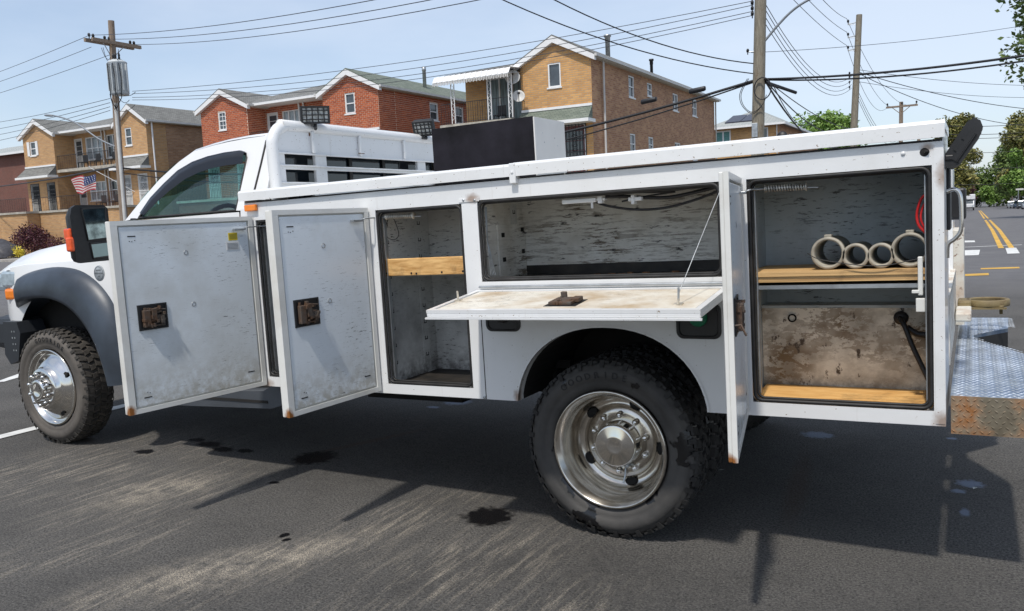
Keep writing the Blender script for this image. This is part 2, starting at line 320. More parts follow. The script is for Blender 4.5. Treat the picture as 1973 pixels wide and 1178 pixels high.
def helix(a,b,r,turns,n=8):
    a,b=Vector(a),Vector(b); d=(b-a).normalized(); u=d.orthogonal().normalized(); w=d.cross(u); m=int(turns*n)
    return [a.lerp(b,i/m)+(u*math.cos(2*PI*i/n)+w*math.sin(2*PI*i/n))*r for i in range(m+1)]
# ================================================================ SETTING
def gz(y): return -.0103*min(max(0,y-35),205)
def ground_mat():
    m,n,b=newmat('asphalt'); t=N(n,'ShaderNodeTexCoord'); v=t.outputs['Object']
    fine=noise(n,v,95,5,.85); med=noise(n,v,1.3,6,.6); agg=noise(n,v,60,3,.6)
    col=ramp(n,fine,.38,.66,(.010,.010,.010,1),(.255,.243,.225,1))
    col=mix(n,ramp(n,med,.35,.7),col,mix(n,.35,col,(.075,.072,.068,1)))
    dk=ramp(n,noise(n,coords(n,(1,1,1)),.55,7,.72),.44,.62); col=mix(n,math_(n,'MULTIPLY',dk,.6),col,mix(n,.6,col,(.018,.018,.018,1)))
    wn=ramp(n,noise(n,v,26,4,.7),.45,.62); col=mix(n,math_(n,'MULTIPLY',wn,.28),col,(.16,.15,.135,1))
    # dusty tyre scuffs: streaky along one direction, in patches
    mp=N(n,'ShaderNodeMapping'); mp.inputs['Rotation'].default_value=(0,0,R(24)); mp.inputs['Scale'].default_value=(11,1.1,1); n.links.new(v,mp.inputs['Vector'])
    st=ramp(n,noise(n,mp.outputs['Vector'],2.2,9,.78),.49,.66)
    gr=ramp(n,noise(n,v,150,3,.8),.44,.56)
    a=R(-24)
    patch=spotmask(n,[(-1.45,-.95,0,.15,.62,1,a),(-1.15,-.7,0,.22,.5,1,a),(-2.6,-.35,0,.40,.55,1,a),(-1.05,-.15,0,.25,.45,1,a),(-.45,-.45,0,.28,.6,1,a),(-2.2,-1.0,0,.2,.4,1,a),(.0,-.8,0,.2,.4,1,a),(-3.6,-.3,0,.5,.9,1,a),(-.5,-1.2,0,.3,.3,1,a)],2.6,.55,.5)
    solid=spotmask(n,[(-1.42,-.95,0,.16,.42,1,R(-35)),(-1.2,-.62,0,.12,.3,1,a),(-2.62,-.32,0,.16,.3,1,a)],4,.5,.6)
    f=math_(n,'MULTIPLY',math_(n,'ADD',math_(n,'MULTIPLY',patch,st),math_(n,'MULTIPLY',math_(n,'MULTIPLY',solid,ramp(n,noise(n,v,9,5,.7),.38,.62)),.9)),gr,clamp=True)
    col=mix(n,math_(n,'MULTIPLY',f,.9,clamp=True),col,(.56,.49,.385,1))
    far=N(n,'ShaderNodeSeparateXYZ'); n.links.new(v,far.inputs[0])
    q=N(n,'ShaderNodeMapRange'); q.inputs['From Min'].default_value=8; q.inputs['From Max'].default_value=13; n.links.new(math_(n,'SUBTRACT',far.outputs['Y'],math_(n,'MULTIPLY',far.outputs['X'],.35)),q.inputs['Value'])
    col=mix(n,q.outputs[0],col,mix(n,ramp(n,med,.3,.7),(.125,.123,.128,1),(.165,.162,.162,1)))
    # faint reddish rubber streak
    col=mix(n,math_(n,'MULTIPLY',spotmask(n,[(-2.1,.95,0,.035,.35,1,R(-24)),(.62,1.05,0,.05,.5,1,R(6))],20,.4,.5),.35),col,(.12,.07,.045,1))
    # oil spots, dark and glossy
    oil=spotmask(n,[(-.655,.06,0,.125,.12,1),(-2.19,.52,0,.13,.14,1),(-2.07,.05,0,.03,.025,1),(-3.11,.50,0,.10,.06,1),(-2.92,.44,0,.09,.05,1),(-3.4,.21,0,.07,.05,1),(-1.38,-.56,0,.02,.02,1),(-1.43,-.52,0,.02,.03,1),(-3.3,.55,0,.07,.04,1),(-2.75,.47,0,.06,.04,1)],24,.5,.2)
    col=mix(n,oil,col,(.007,.007,.008,1))
    pale=spotmask(n,[(-2.17,2.13,0,.10,.09,1),(-2.25,1.92,0,.05,.03,1),(.56,2.07,0,.085,.07,1),(1.40,1.39,0,.055,.055,1),(1.35,1.25,0,.03,.03,1),(1.38,.95,0,.02,.05,1),(1.30,2.25,0,.03,.02,1)],34,.6,.3)
    col=mix(n,math_(n,'MULTIPLY',pale,.8),col,(.28,.33,.42,1))
    # scattered pale grit
    vo=N(n,'ShaderNodeTexVoronoi'); vo.inputs['Scale'].default_value=16; n.links.new(v,vo.inputs['Vector'])
    g2=ramp(n,vo.outputs['Distance'],.035,.05,(1,1,1,1),(0,0,0,1)); col=mix(n,math_(n,'MULTIPLY',g2,ramp(n,noise(n,v,2.1,2),.5,.6)),col,(.34,.32,.29,1))
    n.links.new(col,b.inputs['Base Color']); n.links.new(ramp(n,oil,0,1,(.85,.85,.85,1),(.55,.55,.55,1)),b.inputs['Roughness']); n.links.new(ramp(n,oil,0,1,(.22,.22,.22,1),(.05,.05,.05,1)),b.inputs['Specular IOR Level'])
    h=math_(n,'ADD',fine,math_(n,'MULTIPLY',agg,.8)); bumpn(n,b,h,.016,.8)
    return m
asph=ground_mat()
g=MB(); xs=[-900,-300,-120,-40,-15,0,15,40,120,300,900]; ys=[-60,-10,0,15,35,70,120,180,240,600,1500]
g.grid([[(x,y,gz(y)) for x in xs] for y in ys],False); o=g.build('ground',asph,kind='structure')
roadpaint=M('white_road_paint',(.66,.66,.63),.7,0,.15,6,.001,120); yellowp=M('yellow_road_paint',(.62,.36,.05),.7,0,.18,1.2,.001,120)
def strip(pts,name,mat,dz=.005):
    b=MB(); b.quad(*[(x,y,gz(y)+dz) for x,y in pts]); o=b.build(name,mat,kind='structure'); return o
strip([(-7.27,1.40),(-7.18,1.42),(-7.35,1.80),(-7.5,1.76)],'road_marking',roadpaint)
strip([(-9.6,-.9),(-9.45,-.9),(-7.18,1.44),(-7.30,1.44)],'road_marking',roadpaint,.004)
b=MB(); b.quad((-4.86,-3,.006),(-4.74,-3,.006),(-4.79,2.6,.006),(-4.91,2.6,.006)); b.build('road_marking',roadpaint,kind='structure')
strip([(-42,19),(-10,5.5),(-10,5.65),(-42,19.25)],'road_marking',roadpaint)
strip([(2.16,22.3),(2.41,22.4),(2.39,19.98),(2.13,19.85)],'road_marking',roadpaint,.009)
strip([(1.18,23.1),(2.6,23.8),(2.6,23.95),(1.18,23.25)],'road_marking',roadpaint,.004)
strip([(1.0,21.6),(1.57,21.75),(1.53,19.6),(1.0,19.4)],'road_marking',roadpaint)
strip([(.9,27.1),(1.45,26.9),(1.47,25.9),(.9,25.7)],'road_marking',roadpaint)
strip([(.9,13.5),(1.66,13.85),(1.66,14.3),(.9,13.9)],'road_marking',yellowp)
strip([(1.54,15.2),(2.2,15.4),(2.2,15.75),(1.54,15.5)],'road_marking',yellowp)
for xo in (2.0,2.24):
    b=MB()
    for y0,y1 in ((22.4,35),(35,60),(66,110),(110,160)):
        f=lambda y:(xo+(y-22)*.0015,y,gz(y)+.006)
        p,q=f(y0),f(y1); b.quad(p,(p[0]+.13,p[1],p[2]),(q[0]+.13,q[1],q[2]),q)
    b.build('road_marking',yellowp,kind='structure')
# pavements
pav=M('pavement_concrete',(.34,.32,.29),.85,0,.2,1.5)
b=MB(); b.box(-110,-8,25.6,29.9,-.3,.13); b.build('pavement',pav,kind='structure')
b=MB(); b.box(-110,-7.9,29.9,60,-.3,.11); b.build('front_yard',M('yard_ground',(.09,.10,.05),.95,0,.4,1),kind='structure')
for x0,x1,nm in ((-3.6,-2.6,'l'),(10.2,13,'r')):
    b=MB()
    for y0,y1 in ((35,100),(100,240)):
        b.add([(x,y,gz(y)+z) for x in (x0,x1) for y in (y0,y1) for z in (-.3,.13)],[(0,1,3,2),(4,6,7,5),(0,4,5,1),(2,3,7,6),(0,2,6,4),(1,5,7,3)])
    b.build('pavement',pav,kind='structure')

# ---------------------------------------------------------------- houses
FY=33.0; RY=34.5; E=8.72; AP=9.68; F1=3.2; F2=6.1
def cells(u0,u1,z0,z1,holes):
    us=sorted({u0,u1,*[h[0] for h in holes],*[h[1] for h in holes]}); zs=sorted({z0,z1,*[h[2] for h in holes],*[h[3] for h in holes]})
    for a,b_ in zip(us,us[1:]):
        for c,d in zip(zs,zs[1:]):
            m,k=(a+b_)/2,(c+d)/2
            if a>=u0 and b_<=u1 and c>=z0 and d<=z1 and not any(h[0]<m<h[1] and h[2]<k<h[3] for h in holes): yield a,b_,c,d
def wallmap(o,d,nrm): 
    o,d,nrm=Vector(o),Vector(d),Vector(nrm)
    return lambda u,z,dep: o+d*u+Vector((0,0,z))-nrm*dep
def wall(mb,P,u0,u1,z0,z1,holes=(),gable=None,dep=.14):
    for a,b_,c,d in cells(u0,u1,z0,z1,holes): mb.quad(P(a,c,0),P(b_,c,0),P(b_,d,0),P(a,d,0))
    for h in holes:
        a,b_,c,d=h; pts=[(a,c),(b_,c),(b_,d),(a,d)]
        for i in range(4):
            p,q=pts[i],pts[(i+1)%4]; mb.quad(P(*p,0),P(*q,0),P(*q,dep),P(*p,dep))
        mb.quad(P(a,c,dep),P(b_,c,dep),P(b_,d,dep),P(a,d,dep))
    if gable: mb.quad(P(u0,z1,0),P(u1,z1,0),P((u0+u1)/2,gable,0))
def pbox(mb,P,a,b_,c,d,d0,d1):
    vs=[P(u,z,e) for u in (a,b_) for z in (c,d) for e in (d0,d1)]
    mb.add(vs,[(0,1,3,2),(4,6,7,5),(0,4,5,1),(2,3,7,6),(0,2,6,4),(1,5,7,3)])
def window(root,P,h,cols=1,rows=2,glass=None,frame=None,fw=.07,name='window',sill=True,grid=None,curt=False):
    a,b_,c,d=h; f=MB()
    pbox(f,P,a,a+fw,c,d,.02,.11); pbox(f,P,b_-fw,b_,c,d,.02,.11); pbox(f,P,a+fw,b_-fw,c,c+fw,.022,.108); pbox(f,P,a+fw,b_-fw,d-fw,d,.022,.108)
    for i in range(1,cols): 
        u=a+(b_-a)*i/cols; pbox(f,P,u-fw*.55,u+fw*.55,c+fw,d-fw,.03,.10)
    for i in range(1,rows):
        z=c+(d-c)*i/rows; pbox(f,P,a+fw,b_-fw,z-fw*.4,z+fw*.4,.036,.098)
    if grid:
        for i in range(1,grid[0]): u=a+(b_-a)*i/grid[0]; pbox(f,P,u-.015,u+.015,c+fw,d-fw,.05,.09)
        for i in range(1,grid[1]): z=c+(d-c)*i/grid[1]; pbox(f,P,a+fw,b_-fw,z-.015,z+.015,.052,.088)
    if sill: pbox(f,P,a-.06,b_+.06,c-.07,c,-.05,.02)
    w=f.build(name,frame or trim,root)
    for i in range(cols):
        u0=a+(b_-a)*i/cols; u1=a+(b_-a)*(i+1)/cols; g_=MB(); pbox(g_,P,u0+fw*.5,u1-fw*.5,c+fw*.5,d-fw*.5,.085,.093); g_.build('pane',glass or (curtain if curt else darkglass),w)
    return w
def door(root,P,h,slab=None,glass=(.45,.95),gate=None,name='door'):
    a,b_,c,d=h; s=MB(); pbox(s,P,a,a+.07,c,d,.0,.12); pbox(s,P,b_-.07,b_,c,d,.0,.12); pbox(s,P,a+.07,b_-.07,d-.07,d,.002,.118)
    fr=s.build(name,trim,root); s=MB(); pbox(s,P,a+.07,b_-.07,c,d-.07,.06,.10); s.build('door_slab',slab or trim,fr)
    H=d-c
    if glass:
        g_=MB(); g0=c+H*glass[0]; g1=c+H*glass[1]-.07; k=3
        for i in range(k):
            z0=g0+(g1-g0)*i/k; pbox(g_,P,a+.17,b_-.17,z0+.02,z0+(g1-g0)/k-.02,.045,.062)
        g_.build('door_glass',darkglass,fr)
    if gate:
        g_=MB(); w=b_-a; n=7
        for i in range(n+1):
            u=a+w*i/n; r=.022 if i in (0,n) else .011; pbox(g_,P,u-r,u+r,c,d,-.03-.001*i,.0)
        for z in (c+.04,c+H*.38,c+H*.46,c+H*.72,d-.04): pbox(g_,P,a,b_,z-.02,z+.02,-.036,.004)
        for k in range(4):
            u=(a+b_)/2; z=c+H*(.5+.09*k); 
            g_.tube([P(u+math.cos(t*PI/4)*.12,z+math.sin(t*PI/4)*.07,-.02) for t in range(9)],.012,4)
        g_.build('security_gate',gate,root)
def railing(root,P,u0,u1,z0,z1,dep,mat,step=.13,name='railing'):
    b=MB(); pbox(b,P,u0,u1,z1-.03,z1,dep-.02,dep+.02); pbox(b,P,u0,u1,z0+.06,z0+.08,dep-.012,dep+.012); n=max(2,int((u1-u0)/step)); o=b.build(name,mat,root)
    b=MB()
    for i in range(n+1):
        u=u0+(u1-u0)*i/n
        if i%2: 
            q=[P(u,z0,dep),P(u-.0,z0+(z1-z0)*.3,dep),P(u+.045,z0+(z1-z0)*.55,dep-.03),P(u,z0+(z1-z0)*.8,dep),P(u,z1,dep)]
            b.tube(q,.009,4,False)
        else: pbox(b,P,u-.009,u+.009,z0,z1-.03,dep-.009,dep+.009)
    b.build('baluster',mat,o,kind='stuff'); return o
def gable_roof(root,x0,x1,y0,y1,mat,ov=.28,fw=.30,apex=AP,eave=E):
    xm=(x0+x1)/2; a=MB(); sl=(apex-eave)/((x1-x0)/2); X0,X1=x0-ov,x1+ov; ze=eave-sl*ov+.12; za=apex+.14; yb=y0-.22
    for xa in (X0,X1):
        a.add([(xa,yb,ze),(xm,yb,za),(xm,y1,za),(xa,y1,ze),(xa,yb,ze-.06),(xm,yb,za-.06),(xm,y1,za-.06),(xa,y1,ze-.06)],[(0,1,2,3),(4,7,6,5),(0,4,5,1),(1,5,6,2),(2,6,7,3),(3,7,4,0)])
    a.build('roof',mat,root)
    f=MB()
    for xa,xin in ((X0,x0),(X1,x1)):
        f.add([(xa,yb-.012,ze-.065),(xm,yb-.012,za-.065),(xm,yb-.012,za-.065-fw),(xa,yb-.012,ze-.065-fw*.8),(xa,yb+.2,ze-.065),(xm,yb+.2,za-.065),(xm,yb+.2,za-.065-fw),(xa,yb+.2,ze-.065-fw*.8)],[(0,1,2,3),(4,7,6,5),(0,4,5,1),(1,5,6,2),(2,6,7,3),(3,7,4,0)])
    f.build('fascia_board',trim,root)
    f=MB()
    for xa,xin,sg in ((X0,x0,-1),(X1,x1,1)):
        f.box(min(xa,xin),max(xa,xin),yb+.21,y1,ze-.16,ze-.075) ; f.box(xa-.0 if sg>0 else xa-.12,xa+.12 if sg>0 else xa,yb-.02,y1,ze-.13,ze-.01)
    f.build('gutter',trimg,root)
def pent_roof(root,P,u0,u1,zt=6.38,zb=5.68,out=.75,mat=None):
    b=MB(); b.add([P(u0,zt,0),P(u1,zt,0),P(u1+.1,zb,-out),P(u0-.1,zb,-out)],[(0,1,2,3)]); b.add([P(u0-.1,zb,-out),P(u0,zt,0),P(u0,zb,0)],[(0,1,2)]); b.add([P(u1+.1,zb,-out),P(u1,zt,0),P(u1,zb,0)],[(0,1,2)])
    o=b.build('pent_roof',mat or roofg,root); b=MB(); pbox(b,P,u0-.14,u1+.14,zb-.12,zb+.03,-out-.04,0); pbox(b,P,u0,u1,zt,zt+.12,-.06,.0); b.build('pent_roof_trim',trim,o)
def downspout(root,x,y,z0,z1,mat=None,name='downspout'):
    b=MB(); b.tube([(x,y-.12,z1+.1),(x,y-.02,z1-.15),(x,y-.02,z0)],.055,6); b.build(name,mat or trim,root)
def bricks(root,P,u0,u1,z0,z1,holes,gable=None,bl=.29,bh=.108,mo=.026,single_n=0,skipz=0):
    """individual proud bricks over the mortar wall, in running bond"""
    nrow=int(((gable or z1)-z0)/bh); jobs=[]; um=(u0+u1)/2
    for r in range(nrow):
        z=z0+r*bh; a0,a1=u0,u1
        if z+bh>z1: 
            if not gable: break
            k=(z+bh-z1)/(gable-z1); a0=u0+(um-u0)*k; a1=u1-(u1-um)*k
        u=u0-(bl/2 if r%2 else 0)
        while u<a1:
            s0,s1=max(u,a0),min(u+bl,a1)
            if s1-s0>.05:
                segs=[(s0,s1)]
                for h in holes:
                    if h[2]<z+bh*.7 and h[3]>z+bh*.3:
                        ns=[]
                        for p,q in segs:
                            if q<=h[0] or p>=h[1]: ns.append((p,q))
                            else:
                                if h[0]-p>.04: ns.append((p,h[0]))
                                if q-h[1]>.04: ns.append((h[1],q))
                        segs=ns
                jobs+=[(p+mo/2,q-mo/2,z+mo/2,z+bh-mo/2) for p,q in segs if q-p>.04]
            u+=bl
    jobs.sort(key=lambda j:-j[2]); n1=0; rest=MB(); shared=None
    for j in jobs:
        full=abs((j[1]-j[0])-(bl-mo))<1e-4
        if n1<single_n:
            if full and shared:
                o=bpy.data.objects.new('brick',shared[0]); C.objects.link(o); o.parent=root; o.location=P(j[0],j[2],0)-shared[1]
            else:
                b=MB(); pbox(b,P,*j,-.013-random.random()*.003,.01); o=b.build('brick',redO,root)
                if full: shared=(o.data,P(j[0],j[2],0))
            n1+=1
        else: pbox(rest,P,*j,-.012-random.random()*.004,.01)
    rest.build('brick',redI,root,kind='stuff')
def bay(root,x0,x1,wm,gate,win,y1=54,roofm=None,shut=False,dd=None,brick=False,roofy=None,grid=None,pent=True,F0=0):
    """projecting gabled front bay: x0..x1, one upper window, two gated doors below"""
    P=wallmap((0,FY,0),(1,0,0),(0,-1,0)); b=MB()
    ds=dd or [(x0+.30,x0+1.25),(x1-1.15,x1-.2)]
    holes=[win]+[(a,c,F1,F1+2.05) for a,c in ds]
    wall(b,P,x0,x1,F0,E,holes,AP)
    for xs_,nr in ((x0,-1),(x1,1)):
        b.quad((xs_,FY,F0),(xs_,RY,F0),(xs_,RY,E),(xs_,FY,E))
    b.build('wall',mortarm if brick else wm,root)
    if brick:
        bricks(root,P,x0,x1,F1-.2,E,holes,AP-.03,single_n=brick); bricks(root,wallmap((x1,0,0),(0,1,0),(1,0,0)),FY,RY-.01,F1-.2,E,[])
    window(root,P,win,rows=2,grid=grid,frame=trim)
    if shut:
        w=.27; s=MB(); pbox(s,P,win[0]-w-.02,win[0]-.02,win[2],win[3],-.05,-.005); s.build('shutter',trim,root); s=MB(); pbox(s,P,win[1]+.02,win[1]+w+.02,win[2],win[3],-.05,-.005); s.build('shutter',trim,root)
    for a,c in ds: door(root,P,(a,c,F1,F1+2.05),slab=trimg,gate=gate)
    gable_roof(root,x0,x1,FY,roofy or y1,roofm or roofg)
    if pent: pent_roof(root,P,x0,x1,mat=roofm or roofg)
def recess(root,x0,x1,wm,brick=False,dside=-1,flip=False,slabm=None,rail=iron,teald=None):
    """set-back middle: two mirrored flats, a door and a wide window each, balcony slab, railing"""
    P=wallmap((0,RY,0),(1,0,0),(0,-1,0)); b=MB(); xm=(x0+x1)/2; H=[]
    W_=[]; D_=[]
    for z,hh in ((F2,2.2),(F1,1.95)):
        for s in (0,1):
            m=lambda u: (x0+u) if s==0 else (x1-u)
            d=sorted((m(.08),m(.98))); w=sorted((m(1.35),m(1.35+min(2.35,(xm-x0)-1.55))))
            D_.append((d[0],d[1],z,z+hh)); W_.append((w[0],w[1],z+.62,z+hh))
    wall(b,P,x0,x1,0,E,W_+D_)
    b.build('wall',mortarm if brick else wm,root)
    if brick: bricks(root,P,x0,x1,F1,E,W_+D_)
    for i,h in enumerate(W_): window(root,P,h,cols=3,rows=2,curt=(i%2==0))
    for h in D_: door(root,P,h,slab=teald if (teald and h[2]<4) else (trimg if not teald else trim))
    b=MB(); b.box(x0+.01,x1-.01,FY+.05,RY-.002,F2-.22,F2-.03); b.build('balcony_slab',concrete,root)
    b=MB(); b.box(x0,x1,FY+.35,RY,E-.10,E+.02); b.box(x0,x1,FY+.22,FY+.36,E-.12,E+.06); b.build('soffit',trim,root)
    PF=wallmap((0,FY+.15,0),(1,0,0),(0,-1,0)); railing(root,PF,x0+.02,x1-.02,F2-.03,F2+.95,0,rail)
    for dx in (-.18,.18): downspout(root,xm+dx,RY-.05,F1,E-.05)
def centre_roof(root,x0,x1,mat,pk=10.42):
    xm=(x0+x1)/2; b=MB(); e=E+.05; y0=FY+.2
    p=[(x0+1,y0,e),(x1-1,y0,e),(xm,38.6,pk),(xm,50,pk),(x1,54,e),(x0,54,e)]
    b.add(p,[(0,1,2),(1,4,3,2),(0,2,3,5),(3,4,5)]); b.build('roof',mat,root)
def porch(root,x0,x1,wm,yf=30.5,rail=iron,gap=None,brickm=None):
    b=MB(); b.box(x0,x1,yf,FY-.003,0,F1-.16); b.build('porch_wall',wm,root)
    b=MB(); b.box(x0-.08,x1+.08,yf-.1,FY-.005,F1-.158,F1-.02); b.build('porch_cap',concrete,root)
    P=wallmap((0,yf,0),(1,0,0),(0,-1,0)); 
    if gap: railing(root,P,x0,gap[0],F1-.02,F1+.92,0,rail); railing(root,P,gap[1],x1,F1-.02,F1+.92,0,rail)
    else: railing(root,P,x0,x1,F1-.02,F1+.92,0,rail)
def stairs(x0,x1,root,yb=30.4,zt=F1-.03,n=14,rail=ironb,run=.27,mat=None):
    b=MB(); h=(zt-.13)/n
    for i in range(n): b.box(x0,x1,yb-run*(i+1),yb-run*i,0.1,zt-h*i-.001*i)
    s=b.build('stair_flight',mat or stoneb,root)
    for x in (x0+.04,x1-.04):
        r=MB(); y2=yb-run*n; r.tube([(x,yb,zt+.9),(x,y2,1.0)],.028,6); r.tube([(x,y2,1.0),(x,y2,.13)],.03,6)
        for i in range(n*2): t=i/(n*2); y=yb+(y2-yb)*t; r.tube([(x,y,.13+(zt-.13)*(1-t)),(x,y,zt+.9+(1-zt-.9)*t)],.013,4,False)
        r.build('stair_railing',rail,s)
def side_wall(root,x,wm,y0,y1,holes,brick=False,z0=0):
    P=wallmap((x,0,0),(0,1,0),(1,0,0)); b=MB(); wall(b,P,y0,y1,z0,E,holes); 
    b.build('wall',mortarm if brick else wm,root)
    if brick: bricks(root,P,y0,y1,4.2,E,holes)
    for h in holes: window(root,P,h,cols=2 if h[1]-h[0]>.9 else 1)
def back_box(root,x0,x1,y0,y1,wm):
    b=MB(); b.quad((x0,y1,0),(x1,y1,0),(x1,y1,E),(x0,y1,E)); b.quad((x0,y0,0),(x0,y1,0),(x0,y1,E),(x0,y0,E)); b.build('wall',wm,root)
# --- house one, far left tan
h1=thing('brick_house','tan brick house with white shutters at the left behind the pole with the transformer','house',(-52,33,0),'gabled brick houses across the road')
bay(h1,-59.15,-55.5,tanB,iron,(-58.35,-57.65,7.25,8.25),shut=True,dd=[(-58.75,-57.75),(-56.75,-55.85)],y1=44)
bay(h1,-48.45,-45.54,tanB,ironw,(-47.7,-47.05,7.15,8.3),y1=54,dd=[(-48.35,-47.5),(-46.75,-45.85)])
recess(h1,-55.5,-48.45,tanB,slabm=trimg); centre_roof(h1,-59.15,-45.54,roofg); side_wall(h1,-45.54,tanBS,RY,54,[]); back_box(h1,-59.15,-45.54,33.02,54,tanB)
downspout(h1,-45.4,33.35,3.2,E-.1)
porch(h1,-60.2,-55.4,tanB,30.5); porch(h1,-55.38,-50.2,tanB,31.4); porch(h1,-49.2,-45.3,tanB,30.8,rail=ironb)
stairs(-62.1,-60.25,h1); 
b=MB(); b.box(-62.1,-60.25,30.4,33,0,F1-.18); b.build('landing',tanB,h1)
downspout(h1,-45.7,33.0,3.2,4.0)
# --- old red house far left
h0=thing('brick_house','dark red brick house cut by the left picture edge','house',(-66,36,0),'gabled brick houses across the road')
b=MB(); b.box(-78,-61.4,36.5,50,0,8.25); b.build('wall',redold,h0); b=MB()
b.add([(-78.3,36.1,8.2),(-61.2,36.1,8.2),(-61.2,43,9.9),(-78.3,43,9.9),(-61.2,50.4,8.2),(-78.3,50.4,8.2)],[(0,1,2,3),(3,2,4,5),(1,4,2)]); b.build('roof',roofp,h0)
b=MB(); b.box(-78.3,-61.2,35.98,36.1,8.08,8.25); b.build('gutter',trim,h0)
P0=wallmap((0,36.5,0),(1,0,0),(0,-1,0))
stairs(-64.6,-62.7,h0,yb=31.6,n=11); b=MB(); b.box(-66.5,-62.4,31.6,36.48,0,F1-.4); b.build('landing',redold,h0)
railing(h0,wallmap((0,31.8,0),(1,0,0),(0,-1,0)),-66.5,-62.6,F1-.4,F1+.6,0,ironb)
railing(h0,wallmap((0,32.9,0),(1,0,0),(0,-1,0)),-66.5,-62.6,F1-.4,F1+.6,0,ironb)
# --- house two, red brick pair
h2=thing('brick_house','orange red brick house behind the cab with two gabled bays and pale mortar joints','house',(-33.5,33,0),'gabled brick houses across the road')
bay(h2,-40.36,-36.4,redold,ironw,(-38.85,-38.22,7.38,8.46),y1=46,brick=90,grid=(2,4))
bay(h2,-30.5,-26.61,redold,ironw,(-28.9,-28.22,7.40,8.50),y1=54,brick=200,roofm=roofgr)
recess(h2,-36.4,-30.5,redold,brick=True,teald=M('white_teal_door',(.62,.74,.70),.5)); centre_roof(h2,-40.3,-26.7,roofg)
side_wall(h2,-26.61,redold,RY,54,[(37.85,38.7,7.25,8.25),(40.65,41.5,7.25,8.25),(46,46.9,7.2,8.2)],brick=True); back_box(h2,-40.36,-26.61,33.02,54,redold)
porch(h2,-40.6,-30.4,redold,31.0); porch(h2,-30.38,-26.4,redold,30.8)
for x,y,z0,z1,r in ((-27.6,38.9,9.1,10.55,.13),(-27.8,45,9.3,10.2,.09)):
    b=MB(); b.lathe([(0,z1),(r,z1),(r,z1-.22),(r*.85,z1-.24),(r*.85,z0),(0,z0)],12,(x,y,0),'z'); b.build('chimney_pipe',steel,h2)
b=MB(); b.lathe([(0,10.15),(.06,10.15),(.06,9.2),(0,9.2)],8,(-32.2,37.0,0),'z'); b.build('roof_vent',trimg,h2)
# --- house three, tan brick with awning
h3=thing('brick_house','large tan brick house in the middle with white balcony awning and a dark barred door','house',(-16,33,0),'gabled brick houses across the road')
P=wallmap((0,FY,0),(1,0,0),(0,-1,0)); b=MB(); holes=[(-16.42,-15.75,7.42,8.55),(-15.78,-14.55,F1,5.6),(-17.6,-16.7,F1,5.3)]
wall(b,P,-17.9,-14.18,0,E,holes,AP); b.quad((-17.9,FY,0),(-17.9,RY,0),(-17.9,RY,E),(-17.9,FY,E)); b.build('wall',tanA,h3)
window(h3,P,holes[0],rows=1); door(h3,P,holes[1],slab=M('maroon_door',(.16,.05,.05),.4),glass=(.3,.9),gate=iron); door(h3,P,holes[2])
gable_roof(h3,-17.9,-14.18,FY,54.3,roofg); pent_roof(h3,P,-17.9,-14.18,zt=6.38,zb=5.72,out=.8,mat=roofgr)
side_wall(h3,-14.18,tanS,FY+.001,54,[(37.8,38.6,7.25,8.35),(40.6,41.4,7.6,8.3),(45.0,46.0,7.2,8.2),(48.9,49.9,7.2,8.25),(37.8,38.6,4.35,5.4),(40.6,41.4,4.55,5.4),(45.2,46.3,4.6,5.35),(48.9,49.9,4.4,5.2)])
downspout(h3,-14.05,34.2,1,E-.05,cream); downspout(h3,-14.05,53.9,1,E-.05,trimg); back_box(h3,-22.0,-14.18,34.52,54,tanS)
PR=wallmap((0,RY,0),(1,0,0),(0,-1,0)); b=MB(); H=[(-20.75,-18.45,F2,8.5),(-20.4,-18.6,F1,5.4)]; wall(b,PR,-22.0,-17.9,0,E,H); b.build('wall',tanA,h3)
window(h3,PR,H[0],cols=3,rows=1,glass=M('blue_grey_curtain',(.20,.27,.29),.3,0,.5,2,stretch=(9,1,.3)),name='sliding_door',sill=False,frame=trim); window(h3,PR,H[1],cols=2,sill=False)
b=MB(); b.box(-22.0,-17.92,31.9,RY-.003,F2-.25,F2-.03); b.build('balcony_slab',concrete,h3)
PB=wallmap((0,32.0,0),(1,0,0),(0,-1,0)); railing(h3,PB,-21.95,-17.95,F2-.03,F2+1.0,0,iron)
b=MB(); 
for i in range(14):
    x0=-22.1+i*.31; b.add([(x0,31.55,8.10),(x0+.31,31.55,8.13),(x0+.31,31.75,8.42),(x0,31.75,8.40),(x0+.31,34.4,8.66),(x0,34.4,8.66),(x0+.29,31.57,8.09),(x0,31.57,8.06),(x0+.29,34.4,8.58),(x0,34.4,8.58)],[(0,1,2,3),(3,2,4,5),(7,6,8,9),(0,7,6,1)])
aw=b.build('awning',trim,h3)
b=MB()
for i in range(46): b.box(-22.1+i*.094,-22.1+i*.094+.06,31.56,31.58,7.96-.03*(i%2),8.12)
b.build('awning_valance',trimg,aw,kind='stuff')
for x in (-21.2,-19.1,-17.95):
    b=MB(); b.box(x-.11,x-.075,31.95,31.99,F2,8.2); b.box(x+.075,x+.11,31.951,31.991,F2,8.2)
    for k in range(7): z=F2+.15+k*.29; b.tube([(x-.08,31.97,z),(x+.08,31.97,z+.14),(x-.08,31.97,z+.28)],.012,4,False)
    b.build('awning_post',trim,h3)
b=MB(); b.add([(-22.3,33.0,8.68),(-18.0,33.0,8.68),(-17.2,37.6,9.75),(-20.3,37.6,9.55),(-22.3,54,8.7),(-18,54,9.5)],[(0,1,2,3),(0,3,4),(3,2,5,4)]); b.build('roof',roofg,h3)
